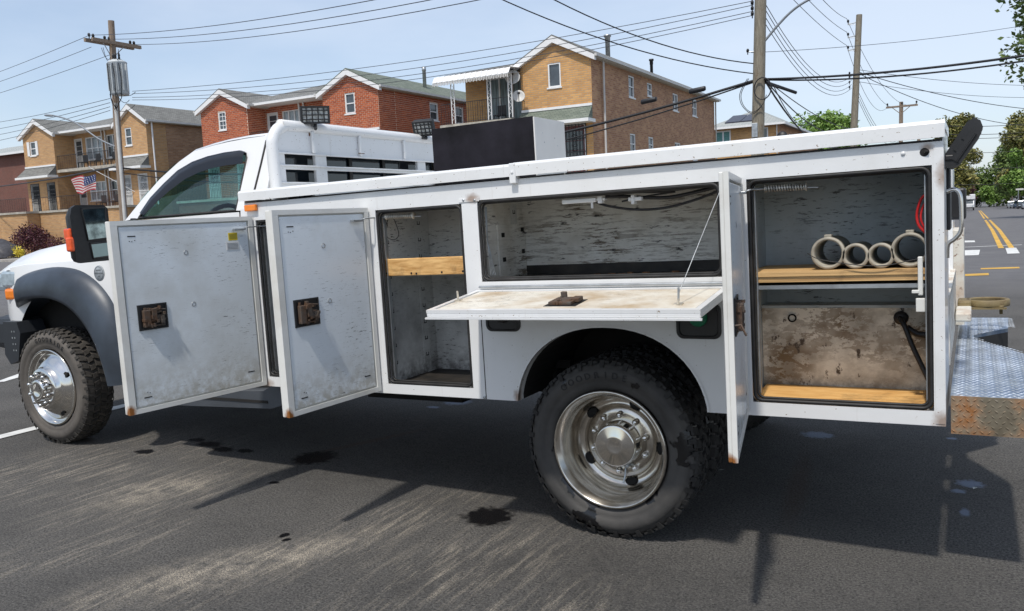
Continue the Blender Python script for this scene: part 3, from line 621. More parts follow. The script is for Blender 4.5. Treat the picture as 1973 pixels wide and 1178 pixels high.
for x,y,z0,z1,r,m_ in ((-16.0,39.6,9.7,10.9,.15,steel),(-16,46.6,9.7,10.6,.11,cablem)):
    b=MB(); b.lathe([(0,z1),(r*1.35,z1),(r*1.35,z1-.1),(r,z1-.12),(r,z1-.32),(r*.85,z1-.33),(r*.85,z0),(0,z0)],12,(x,y,0),'z'); b.build('chimney_pipe',m_,h3)
porch(h3,-18.2,-14.0,tanA,30.8)
for (x,z,r,l) in ((-18.05,8.05,.36,'upper round satellite dish on the wall beside the balcony awning'),(-17.75,7.12,.30,'lower round satellite dish on the wall beside the balcony railing')):
    d=thing('satellite_dish',l,'satellite dish',(x,32.95,z),'satellite dishes by the awning')
    mt=Matrix.Translation((x,32.45,z))@Matrix.Rotation(R(28),4,'Z')@Matrix.Rotation(R(-18),4,'X')
    b=MB(); b.lathe([(0,.07),(r*.4,.055),(r*.75,.025),(r,-.03),(r*1.01,-.02),(r*.75,.04),(0,.085)],28); b.v=[tuple(mt@Vector(v)) for v in b.v]; b.build('dish',trimg,d)
    b=MB(); q=[mt@Vector(p) for p in ((0,0,-r*.8),(0,-.35,-r*.6),(0,-.42,-.05))]; b.tube(q,.018,6); b.tube([mt@Vector((0,.08,0)),(x,32.8,z-.15),(x,33.0,z-.18)],.025,6); b.box(q[2].x-.05,q[2].x+.05,q[2].y-.04,q[2].y+.05,q[2].z-.05,q[2].z+.05); b.build('dish_arm',cablem,d)
# --- house four, beyond, with solar panels
h5=thing('brick_house','distant orange brick house with solar panels on its grey hipped roof','house',(-17,76,0),'gabled brick houses across the road')
b=MB(); P=wallmap((0,76,0),(1,0,0),(0,-1,0)); H=[(-20.1,-18.65,6.2,8.5),(-16.3,-15.2,6.2,8.5)]
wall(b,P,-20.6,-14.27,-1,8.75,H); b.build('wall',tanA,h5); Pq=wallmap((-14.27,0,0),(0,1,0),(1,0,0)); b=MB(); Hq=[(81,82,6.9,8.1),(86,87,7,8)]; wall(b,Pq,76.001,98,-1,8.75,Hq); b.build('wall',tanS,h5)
window(h5,P,H[0],cols=2,rows=2,glass=teal,fw=.12); window(h5,P,H[1],rows=2,fw=.12); [window(h5,Pq,h,fw=.12) for h in Hq]
b=MB(); b.add([(-21.2,75.4,8.75),(-13.7,75.4,8.75),(-13.7,98,8.75),(-21.2,98,8.75),(-17.3,81,10.75),(-17.3,93,10.75)],[(0,1,4),(1,2,5,4),(2,3,5),(3,0,4,5),(0,3,2,1)]); b.build('roof',roofp,h5)
b=MB(); b.box(-21.3,-13.6,75.25,75.4,8.6,8.78); b.box(-13.7,-13.55,75.4,98,8.6,8.78); b.build('gutter',trim,h5); downspout(h5,-14.4,75.9,0,8.6)
for k in range(2):
    x0=-19.35+k*1.5; f=lambda x,t:(x,75.4+5.6*t,8.87+2.0*t)
    b=MB(); b.quad(f(x0,.22),f(x0+1.44,.22),f(x0+1.44+.25,.62),f(x0+.25,.62)); b.add([f(x0,.22),f(x0+1.44,.22),(x0+1.44,75.4+5.6*.22,9.19),(x0,75.4+5.6*.22,9.19)],[(0,1,2,3)]); b.build('solar_panel',solar,h5)
# flag
fl=thing('flag','striped American flag on a slanted pole in front of the tan house balcony','flag',(-47.8,33,4.5)); 
fm,n,bb=newmat('flag_stripes'); t=N(n,'ShaderNodeTexCoord'); sx=N(n,'ShaderNodeSeparateXYZ'); n.links.new(t.outputs['UV'],sx.inputs[0])
n.links.new(mix(n,math_(n,'GREATER_THAN',math_(n,'FRACT',math_(n,'MULTIPLY',sx.outputs['Y'],6.5)),.5),(.38,.03,.04,1),(.55,.53,.51,1)),bb.inputs['Base Color'])
def fp(u,v): # u along hoist->fly, v 0 bottom..1 top
    a=Vector((-48.35,30.95,4.75)); return a+Vector((-1.95,0,-.12))*u*1.1+Vector((-.55+.35*u,0,1.12))*0+Vector((.0-.25*u,.0,1.0))*(v*1.05-.5)+Vector((0,.12*math.sin(u*9+v*2),.10*math.sin(u*7+v*3)))
b=MB(); rows=[[fp(i/14,j/13) for i in range(15)] for j in range(14)]; b.grid(rows); o=b.build('flag_cloth',fm,fl)
uv=o.data.uv_layers.new(name='UVMap')
for lp in o.data.loops: uv.data[lp.index].uv=((lp.vertex_index%15)/14,(lp.vertex_index//15)/13)
b=MB(); b.grid([[fp(i/14,j/13)+Vector((0,-.02,0)) for i in range(7)] for j in range(6,14)]); ct=b.build('canton',M('flag_blue',(.03,.05,.16),.7),fl)
b=MB()
for j in range(4):
    for i in range(5): q=fp((i+.6)/14,(7+j*1.7)/13)+Vector((0,-.04,0)); b.box(q.x-.025,q.x+.025,q.y-.005,q.y,q.z-.025,q.z+.025)
b.build('star',trim,ct,kind='stuff')
b=MB(); b.tube([(-47.2,33.1,4.05),(-48.75,30.95,5.75)],.025,6); b.lathe([(0,-.05),(.05,0),(0,.05)],8,(-48.75,30.95,5.8),'z'); b.build('flag_pole',trim,fl)
# balcony and porch furniture
def chair_small(x,y,z,lab):
    t=thing('patio_chair',lab,'chair',(x,y,z),'dark chairs on the balconies'); 
    b=MB(); b.box(x-.25,x+.25,y-.25,y+.25,z+.4,z+.45); b.build('seat',iron,t); b=MB(); b.box(x-.25,x+.25,y+.22,y+.26,z+.45,z+.95); b.build('backrest',iron,t)
    for dx in (-.22,.22):
        for dy in (-.22,.22): b=MB(); b.box(x+dx-.02,x+dx+.02,y+dy-.02,y+dy+.02,z,z+.4); b.build('leg',iron,t)
for x,z,l in ((-53.6,F2,'dark chair at the left end of the far left house upper balcony'),(-52.2,F2,'dark chair in the middle of the far left house upper balcony'),(-50.4,F2,'dark chair near the downspouts on the far left house upper balcony'),(-52.0,F1,'dark patio chair on the lower porch beside the flag'),(-50.6,F1,'dark patio chair on the lower porch right of the flag'),(-19.6,F2,'dark chair behind the railing of the balcony under the white awning')):
    chair_small(x,33.8,z-.03,l)
# ---------------------------------------------------------------- trees and shrubs
def crown_mesh(b,blobs,n,size,seed):
    rd=random.Random(seed)
    tot=sum(q[3]**2 for q in blobs)
    for (cx,cy,cz,r) in blobs:
        for _ in range(int(n*r*r/tot)):
            d=Vector((rd.gauss(0,1),rd.gauss(0,1),rd.gauss(0,1))).normalized(); rr=r*(rd.random()**.33)*(1+.22*math.sin(d.x*7+seed)*math.cos(d.z*6+d.y*5)); p=Vector((cx,cy,cz))+Vector((d.x*rr,d.y*rr,d.z*rr*.86))
            s=size*(.5+rd.random()); a=Vector((rd.gauss(0,1),rd.gauss(0,1),rd.gauss(0,.6))).normalized()*s; c=a.orthogonal().normalized(); c=(Quaternion(a.normalized(),rd.random()*6.3)@c)*s*.6
            b.add([p-a,p-c*.8,p+a,p+c],[(0,1,2,3)])
def tree(name,label,cat,x,y,h,rad,leaf,n=5000,size=.22,group=None,seed=1,z0=None,low=.3,trunkr=.2,nb=13):
    rd=random.Random(seed); z=gz(y) if z0 is None else z0; t=thing(name,label,cat,(x,y,z),group)
    b=MB(); top=z+h*.62; b.tube([(x,y,z-.1),(x+.1,y,z+h*.25),(x-.1,y+.1,z+h*.45),(x,y,top)],[trunkr,trunkr*.8,trunkr*.55,trunkr*.2],8)
    blobs=[]
    for i in range(nb):
        a=rd.random()*6.3; k=rd.random(); zz=z+h*(low+(1-low)*(.12+.78*k)); ro=rad*(.72 if k<.7 else .45)*rd.random()**.5; r=rad*(.30+.22*rd.random())
        bx,by=x+ro*math.cos(a),y+ro*math.sin(a); blobs.append((bx,by,min(zz,z+h-r*.7),r))
        if i%2==0: b.tube([(x,y,z+h*(.3+.2*k)),((x+bx)/2,(y+by)/2,(z+h*.42+zz)/2),(bx,by,zz)],[trunkr*.4,trunkr*.25,trunkr*.08],5)
    b.build('trunk',bark,t); b=MB(); crown_mesh(b,blobs,n,size,seed); b.build('crown',leaf,t); return t
TG='street trees along the avenue'
tree('street_tree','tall olive green street tree just right of the truck bed lid corner','tree',-1.7,185,19.0,5.2,leafO,11000,.30,TG,3,low=.16,nb=20)
tree('street_tree','darker street tree low behind the grab handle on the left side of the avenue','tree',-1.6,135,8.0,3.2,leafO,5000,.24,TG,4,low=.25)
tree('street_tree','olive tree left of the avenue beyond the tallest one','tree',-2.6,228,19,4.8,leafO,5000,.34,TG,5,low=.2)
tree('street_tree','large leafy tree on the right side of the avenue at the picture edge','tree',10.6,185,19,5.6,leafO,11000,.30,TG,6,low=.14)
tree('street_tree','bright green tree low in front of the large one on the right side','tree',8.9,180,11.5,3.2,leafL,5000,.26,TG,7,low=.15)
tree('street_tree','dark green tree at the far end of the right side of the avenue','tree',9.6,232,17,5.2,leafG,7000,.34,TG,8,low=.1)
tree('street_tree','tree cut by the right picture edge behind the row','tree',16,205,20,6.5,leafO,8000,.34,TG,9,low=.1)
tree('overhanging_tree','nearby tree whose leafy branches hang in from the top right corner','tree',8.3,61,23,5.6,leafG,15000,.17,None,10,low=.36,trunkr=.3,nb=22)
tree('leafy_tree','bright lime green tree behind the truck lid between the two tall poles','tree',-15.4,110,13.2,6.0,leafL,14000,.24,None,12,low=.3,nb=24)
tree('purple_tree','dark purple tree at the left end of the avenue','tree',1.0-1.3,212,5.5,3.0,leafP,3500,.26,None,13,low=.2)
tree('round_bush','pale green bush closing the far end of the avenue','bush',5.2,258,6.2,3.4,leafL,3500,.3,None,14,low=.05)
tree('leafy_tree','green tree top showing above the roof of the tan house on the left','tree',-66,50,11.3,3.2,leafG,3500,.16,None,15,low=.5)
tree('evergreen','dark evergreen bushes at the lower left picture edge','bush',-66.5,30.3,2.3,1.6,leafD,2500,.10,None,16,low=.0,z0=.1)
for i,(x,y,h,r,lf) in enumerate([(-7,262,15,8,leafG),(1,272,12,7,leafD),(8,268,15,8,leafG),(15,262,19,8,leafO),(-15,258,16,8,leafG)]):
    b=MB(); crown_mesh(b,[(x+random.uniform(-r,r)*.7,y+random.uniform(-3,3),gz(y)+h*random.uniform(.15,.75),r*.5) for _ in range(7)],4500,.45,30+i)
    single(b,'distant_trees',lf,['hazy green tree mass behind the left street trees','dark tree mass at the vanishing point of the avenue','tree mass at the far end behind the recreational van','tall tree mass behind the right hand trees','tree mass far left behind the truck'][i],'trees','distant tree masses','stuff',base=(x,y,gz(y)))
# japanese maple and flowers
t=thing('maple_shrub','dark purple red weeping maple shrub beside the covered car','shrub',(-53.5,29.6,.1)); b=MB(); crown_mesh(b,[(-53.5,29.6,1.25,1.0),(-54.9,29.5,.95,.8),(-52.1,29.5,.95,.85),(-53.2,29.3,1.75,.75),(-54.2,29.4,1.55,.7),(-52.5,29.4,1.45,.7),(-55.5,29.4,.7,.5),(-51.5,29.4,.7,.5),(-50.6,29.5,.9,.6)],8000,.055,3); b.build('foliage',leafP,t); b=MB(); b.tube([(-53.5,29.6,0),(-53.4,29.6,1)],.06,6); b.build('stem',bark,t)
t=thing('flower_bush','bush of yellow flowers in front of the maple shrub','flowers',(-52.6,27.8,.1)); b=MB(); crown_mesh(b,[(-52.6,27.8,.55,.45),(-53.1,27.8,.5,.35),(-52.1,27.8,.45,.35)],1500,.05,4); b.build('flower',leafY,t); b=MB(); b.tube([(-52.6,27.8,0),(-52.6,27.8,.4)],.02,5); b.build('stem',bark,t)
# covered car
cc=thing('covered_car','car under a wrinkled dark grey cover at the left edge','covered car',(-54.6,27.6,0)); b=MB()
prof=[(-2.6,.35,.5),(-2.45,.75,.8),(-1.9,.92,.9),(-1.2,1.0,.92),(-.5,1.38,.86),(.2,1.48,.84),(.9,1.44,.84),(1.5,1.15,.88),(2.1,.95,.88),(2.45,.7,.75),(2.55,.3,.5)]
rows=[]
for x,h,w in prof:
    r=[]
    for k in range(17):
        a=PI*k/16; yy=-math.cos(a); zz=math.sin(a)**.45; wr=.035*math.sin(x*9+k*2.1)*math.sin(k*1.7+x*3); r.append((-54.8+x,27.6+yy*w*(1.0 if zz<.9 else .92)+wr,max(.16,.2+(h-.2)*zz+wr*.6)))
    rows.append(r)
b.grid(rows); b.build('cover',covm,cc)
def small_wheel(parent,x,y,z,r,w,mat=cablem):
    b=MB(); b.lathe([(0,-w/2),(r*.9,-w/2),(r,-w*.35),(r,w*.35),(r*.9,w/2),(0,w/2)],18,(x,y,z)); t=b.build('wheel',mat,parent); b=MB(); b.lathe([(0,-w/2-.012),(r*.6,-w/2-.012),(r*.62,-w/2)],14,(x,y,z)); b.lathe([(0,w/2+.012),(r*.6,w/2+.012),(r*.62,w/2)],14,(x,y,z)); b.build('rim',steel,t)
for x in (-56.3,-53.2): small_wheel(cc,x,27.0,.32,.32,.2)
# small parked cars (built along Y)
def car(label,x,y,body,kind='car',group='cars parked along the avenue',L_=4.5,Wd=1.8,H=1.45):
    z=gz(y); t=thing('parked_car',label,kind,(x,y,z),group); h=H/1.45
    pr=[(-L_/2,.35),(-L_/2+.03,.75*h),(-L_*.30,.92*h),(-L_*.20,1.38*h),(L_*.18,1.45*h),(L_*.38,.98*h),(L_/2-.05,.85*h),(L_/2,.4)]
    b=MB(); lo=[(-L_/2,.28),(-L_/2,.72*h),(-L_*.31,.93*h),(L_*.38,.97*h),(L_/2-.03,.82*h),(L_/2,.3)]
    bm=MB(); bm.prism([(y+u,z+v) for u,v in lo],x-Wd/2,x+Wd/2,'yz'); bm.build('body',body,t)
    b=MB(); up=[(-L_*.30,.92*h),(-L_*.20,1.36*h),(L_*.18,1.40*h),(L_*.37,.96*h)]; b.prism([(y+u,z+v) for u,v in up],x-Wd/2+.12,x+Wd/2-.12,'yz'); cb=b.build('cabin_glass',darkglass,t)
    b=MB(); b.prism([(y-L_*.20,z+1.35*h),(y-L_*.19,z+1.43*h),(y+L_*.17,z+1.46*h),(y+L_*.185,z+1.39*h)],x-Wd/2+.11,x+Wd/2-.11,'yz'); b.build('roof',body,t)
    for sx in (-1,1):
        b=MB(); b.box(x+sx*Wd*.36-.15,x+sx*Wd*.36+.15,y-L_/2-.02,y-L_/2+.02,z+.55*h,z+.70*h); b.build('headlight',lensc,t)
        for yy in (-L_*.31,L_*.31):
            w=MB(); w.lathe([(0,-.1),(.3,-.1),(.33,-.05),(.33,.05),(.3,.1),(0,.1)],16,(x+sx*(Wd/2-.09),y+yy,z+.33),'x'); w.build('wheel',cablem,t)
cw=M('car_white',(.65,.65,.65),.3,coat=.5); ck=M('car_black',(.02,.02,.025),.25,coat=.6); cs=M('car_silver',(.35,.37,.40),.3,.5); cb_=M('car_blue_grey',(.10,.14,.20),.3,coat=.5)
for lab,x,y,m_ in (('white parked car behind the chrome grab handle on the left kerb',-1.25,84,cw),('silver parked car second along the left kerb',-1.35,112,cs),('black parked car third along the left kerb',-1.35,134,ck),('white parked car farthest along the left kerb',-1.35,158,cw),
   ('dark blue parked car nearest on the right kerb at the picture edge',9.1,136,cb_),('silver parked car second on the right kerb',9.1,152,cs),('black parked car third on the right kerb',9.1,168,ck),('dark parked car fourth on the right kerb',9.1,184,cb_),('white parked car fifth on the right kerb',9.1,200,cw),('silver parked car last on the right kerb',9.1,218,cs)): car(lab,x,y,m_)
# recreational van driving towards us
x,y=.62,170; z=gz(y); rv=thing('recreational_van','white camper van with overhanging cab coming down the avenue','van',(x,y,z))
b=MB(); b.cbox(x-1.12,x+1.12,y+1.2,y+5.5,z+.5,z+2.95,.1); b.cbox(x-1.12,x+1.12,y+.1,y+1.25,z+2.0,z+2.94,.12); b.build('body',cw,rv)
b=MB(); b.prism([(y-.7,z+.45),(y-.7,z+1.05),(y-.1,z+1.2),(y+.45,z+1.95),(y+1.2,z+1.95),(y+1.2,z+.45)],x-.92,x+.92,'yz'); b.build('cab',cw,rv)
b=MB(); b.add([(x-.8,y-.08,z+1.24),(x+.8,y-.08,z+1.24),(x+.75,y+.42,z+1.93),(x-.75,y+.42,z+1.93)],[(0,1,2,3)]); b.build('windscreen',darkglass,rv)
b=MB(); b.box(x-.9,x+.9,y-.75,y-.71,z+.42,z+.62); b.build('bumper',cablem,rv)
for s in (-1,1):
    w=MB(); w.lathe([(0,-.12),(.33,-.12),(.36,0),(.33,.12),(0,.12)],16,(x+s*.85,y+.2,z+.36),'x'); w.build('wheel',cablem,rv)
    w=MB(); w.box(x+s*.68-.14,x+s*.68+.14,y-.72,y-.69,z+.72,z+.9); w.build('headlight',lensc,rv)
s=thing('street_sign','small pale sign on a post on the right side of the avenue','sign',(8.4,170,gz(170))); b=MB(); b.tube([(8.4,170,gz(170)),(8.4,170,2.2)],.05,6); b.build('post',steel,s); b=MB(); b.box(8.0,9.2,169.93,169.95,1.9,2.2); b.build('sign_plate',trimg,s)
b=MB(); b.tube([(9.9,172,gz(172)),(9.9,172,5.0)],.11,8); single(b,'pale_post',trimg,'pale round post among the trees on the right side of the avenue','post',base=(9.9,172,gz(172)))
# ---------------------------------------------------------------- poles
LP=(-30.55,20.0)
pl=thing('utility_pole','wooden utility pole on the left with crossarm and grey transformer','utility pole',(-30.75,20,0),'utility poles')
b=MB(); b.tube([(-30.75,20,-.2),(-30.6,20,5),(-30.3,20,10.3)],[.17,.155,.125],12); b.build('pole',polewood2,pl)
aL=Vector((-30.38,18.93,9.38)); aR=Vector((-30.38,21.2,9.38))
for k in (0,1):
    o_=Vector((.34*(k-.5),.1*(k-.5),0)); a,c=aL+o_,aR+o_; u=(c-a).normalized(); w_=Vector((0,0,1)); v_=u.cross(w_).normalized(); w_=v_.cross(u)
    b=MB(); b.add([a+v_*s1*.06+w_*s2*.07 for s1,s2 in ((-1,-1),(1,-1),(1,1),(-1,1))]+[c+v_*s1*.06+w_*s2*.07 for s1,s2 in ((-1,-1),(1,-1),(1,1),(-1,1))],[(0,1,2,3),(7,6,5,4),(0,4,5,1),(1,5,6,2),(2,6,7,3),(3,7,4,0)]); b.build('crossarm',polewood2,pl)
def insul(root,p,mat=cablem,s=1):
    b=MB(); b.lathe([(0,-.1*s),(.02*s,-.1*s),(.02*s,0),(.055*s,.0),(.05*s,.04*s),(.06*s,.05*s),(.05*s,.10*s),(.03*s,.13*s),(0,.13*s)],10,p,'z'); b.build('insulator',mat,root)
for t_ in (.02,.10,.33,.42,.86,.94): p=aL.lerp(aR,t_); insul(pl,(p.x,p.y,p.z+.13))
b=MB(); b.tube([aL.lerp(aR,.3)-Vector((0,0,.05)),(-30.5,20,8.85)],.018,5); b.tube([aL.lerp(aR,.72)-Vector((0,0,.05)),(-30.5,20,8.75)],.018,5); b.build('arm_brace',steel,pl)
TXc=(-29.78,19.72); b=MB(); b.lathe([(0,8.62),(.2,8.6),(.37,8.5),(.385,8.46),(.37,8.44),(.37,7.22),(.33,7.15),(0,7.15)],24,(TXc[0],TXc[1],0),'z'); tx=b.build('transformer',transf,pl)
for k,a in enumerate((-100,-70,-42,-15,10)):
    b=MB(); ca,sa=math.cos(R(a)),math.sin(R(a)); b.box(0,.09,-.012,.012,7.3,8.4,Matrix.Translation((TXc[0]+ca*.37,TXc[1]+sa*.37,0))@Matrix.Rotation(R(a),4,'Z')); b.build('cooling_fin',transf,tx)
for dx,dy in ((.1,-.15),(.22,-.05),(-.1,-.1)): 
    b=MB(); b.lathe([(0,8.5),(.05,8.5),(.035,8.7),(.05,8.74),(.02,8.85),(0,8.85)],8,(TXc[0]+dx,TXc[1]+dy,0),'z'); b.build('bushing',cablem,tx)
b=MB(); b.box(-30.42,-30.28,19.78,19.88,7.45,8.4); b.build('riser_cover',trimg,pl); b=MB(); b.tube([(-30.42,19.83,0),(-30.28,19.83,6.9)],.075,8); b.build('conduit',trimg,pl)
b=MB(); 
for i,(a,c) in enumerate([((-30.0,19.4,7.2),(-30.3,19.8,6.6)),((-29.8,19.4,7.2),(-29.9,19.6,6.5)),((-29.6,19.4,7.2),(-29.2,19.7,6.9)),((-29.5,19.5,7.2),(-28.9,19.8,7.2)),((-29.9,19.5,6.6),(-29.0,19.8,6.7)),((-31.1,20,9.3),(-30,19.6,8.7)),((-31.4,20.3,9.4),(-30.2,19.6,8.6)),((-29.2,19.4,8.9),(-29.6,19.6,8.6))]): b.tube(bez(a,c,.14+.05*(i%3),8),.012,5)
for a in (-95,-60,-30): b.tube([(TXc[0]+math.cos(R(a))*.44,TXc[1]+math.sin(R(a))*.44,8.4),(TXc[0]+math.cos(R(a+6))*.46,TXc[1]+math.sin(R(a+6))*.46,7.8),(TXc[0]+math.cos(R(a))*.42,TXc[1]+math.sin(R(a))*.42,7.0),(-30.1,19.7,6.6)],.018,5)
b.build('drop_lead',cablem,pl)
def lamp(root,pts,r,hd,length=.65):
    b=MB(); b.tube(smoothpath(pts,5),r,8); a=b.build('lamp_arm',galv,root); d=Vector(hd).normalized(); p=Vector(pts[-1])
    b=MB(); b.lathe([(0,0),(.07,.02),(.11,.2),(.10,length*.8),(.04,length),(0,length)],12,(0,0,0),'z'); q=d.to_track_quat('Z','Y').to_matrix().to_4x4(); b.v=[tuple(Matrix.Translation(p)@q@Vector((v[0],v[1]*.5,v[2]))) for v in b.v]; b.build('lamp_head',galv,a)
lamp(pl,[(-30.7,20,5.1),(-31.87,20,5.55),(-33.2,20,6.29),(-34.2,20,6.66),(-34.9,20,6.83)],.035,(-1,0,.12))
pa=thing('utility_pole','thick weathered pole behind the truck bed with a curved lamp arm and a cable coil','utility pole',(-4.1,21.2,0),'utility poles')
b=MB(); b.tube([(-4.12,21.2,-.2),(-4.02,21.2,3.3),(-3.9,21.2,7.1),(-3.8,21.2,10.8)],[.19,.178,.16,.135],14); b.build('pole',polewood,pa)
lamp(pa,[(-3.85,21.2,5.95),(-3.42,21.2,6.40),(-3.0,21.2,6.75),(-2.5,21.2,6.98),(-1.6,21.2,7.2),(-.9,21.2,7.28)],.035,(1,0,.05))
for i,z in enumerate((6.75,6.9,7.05,7.18)): insul(pa,(-4.12,21.15,z),cablem,.8)
b=MB(); b.tube([(-4.0,21.15,5.75),(-4.25,21.1,5.75)],.015,5); b.build('wire_bracket',steel,pa); insul(pa,(-4.25,21.1,5.75),cablem,.7)
b=MB(); b.cbox(-4.14,-3.98,20.99,21.03,3.35,3.75,.01); b.build('pole_band',steel,pa)
b=MB()
for i in range(3): b.tube([Vector((-3.82+.235*math.cos(k*PI/16),20.95+.01*i,4.68+.30*math.sin(k*PI/16))) for k in range(33)],.014,6)
for s in (0,.04): b.tube(smoothpath([(-4.2-s,20.98,5.0),(-4.42-s,20.98,4.6),(-4.35-s,20.98,4.25),(-4.1,20.98,4.05-s),(-3.82,20.98,4.25),(-3.72,20.98,4.5)],5),.010,5)
single(b,'cable_coil',cablem,'round coil of black cable hanging on the thick weathered pole','cable coil',base=(-3.9,21,4.7))
b=MB(); b.tube([(-3.8,21.2,4.88),(-3.2,22.5,4.66)],.05,8); b.tube([(-3.95,21.1,5.0),(-3.7,21.3,4.8),(-3.5,21.8,4.75)],.03,6); single(b,'cable_clamp',cablem,'knot of clamps where the cables leave the coil','cable clamp',base=(-3.7,21.3,4.8))
pb=thing('utility_pole','bare tall wooden pole with three side brackets right of the thick pole','utility pole',(-4.1,43.4,0),'utility poles')
b=MB(); b.tube([(-4.15,43.4,-.3),(-4.05,43.4,5),(-3.8,43.4,10.8)],[.2,.18,.145],12); b.build('pole',polewood,pb)
for z in (10.5,9.85,9.2): b=MB(); b.tube([(-3.85,43.4,z-.05),(-4.35,43.4,z-.1)],.025,5); b.tube([(-3.85,43.4,z-.18),(-4.35,43.4,z-.12)],.012,5); b.build('side_bracket',steel,pb); insul(pb,(-4.33,43.4,z))
for z in (7.2,7.45,7.7,7.9): insul(pb,(-4.25,43.3,z),cablem,.8)
pc=thing('utility_pole','small distant pole with a level crossarm above the bed lid','utility pole',(-4,74,gz(74)),'utility poles')
b=MB(); b.tube([(-4.0,74,gz(74)),(-3.95,74,9.4)],[.19,.15],10); b.build('pole',polewood2,pc); b=MB(); b.box(-5.1,-2.7,73.85,73.97,8.95,9.1); b.build('crossarm',polewood2,pc)
b=MB(); b.tube([(-4.6,73.9,8.95),(-3.97,73.9,8.4)],.03,5); b.tube([(-3.3,73.9,8.95),(-3.97,73.9,8.4)],.03,5); b.build('arm_brace',polewood2,pc)
for x in (-5.0,-3.9,-2.8): insul(pc,(x,73.9,9.2),cablem,1.3)
pd=thing('utility_pole','farthest little pole beside the crossarm pole','utility pole',(-4,100,gz(100)),'utility poles'); b=MB(); b.tube([(-4,100,gz(100)),(-3.95,100,9.1)],.17,8); b.build('pole',polewood2,pd); insul(pd,(-3.5,100,8.9),cablem,1.5)
for (x,y,z,l) in ((-7.18,21,4.70,'black splice case under the telephone cable left of the thick pole'),(-5.72,21.1,4.86,'black splice case on the telephone cable nearest the thick pole')):
    b=MB(); b.lathe([(0,-.24),(.06,-.24),(.075,-.2),(.075,.2),(.06,.24),(0,.24)],12,(0,0,0),'x'); b.v=[tuple(Vector(v)+Vector((x,y,z+v[0]*.1))) for v in b.v]; single(b,'splice_case',cablem,l,'splice case','splice cases on the cable',base=(x,y,z))
b=MB(); b.lathe([(0,-.12),(.2,-.1),(.26,0),(.2,.1),(0,.12)],14,(-6.6,38,4.6)); single(b,'cable_snowshoe',cablem,'dark round cable loop hanging before the bright green tree','cable loop',base=(-6.6,38,4.6))
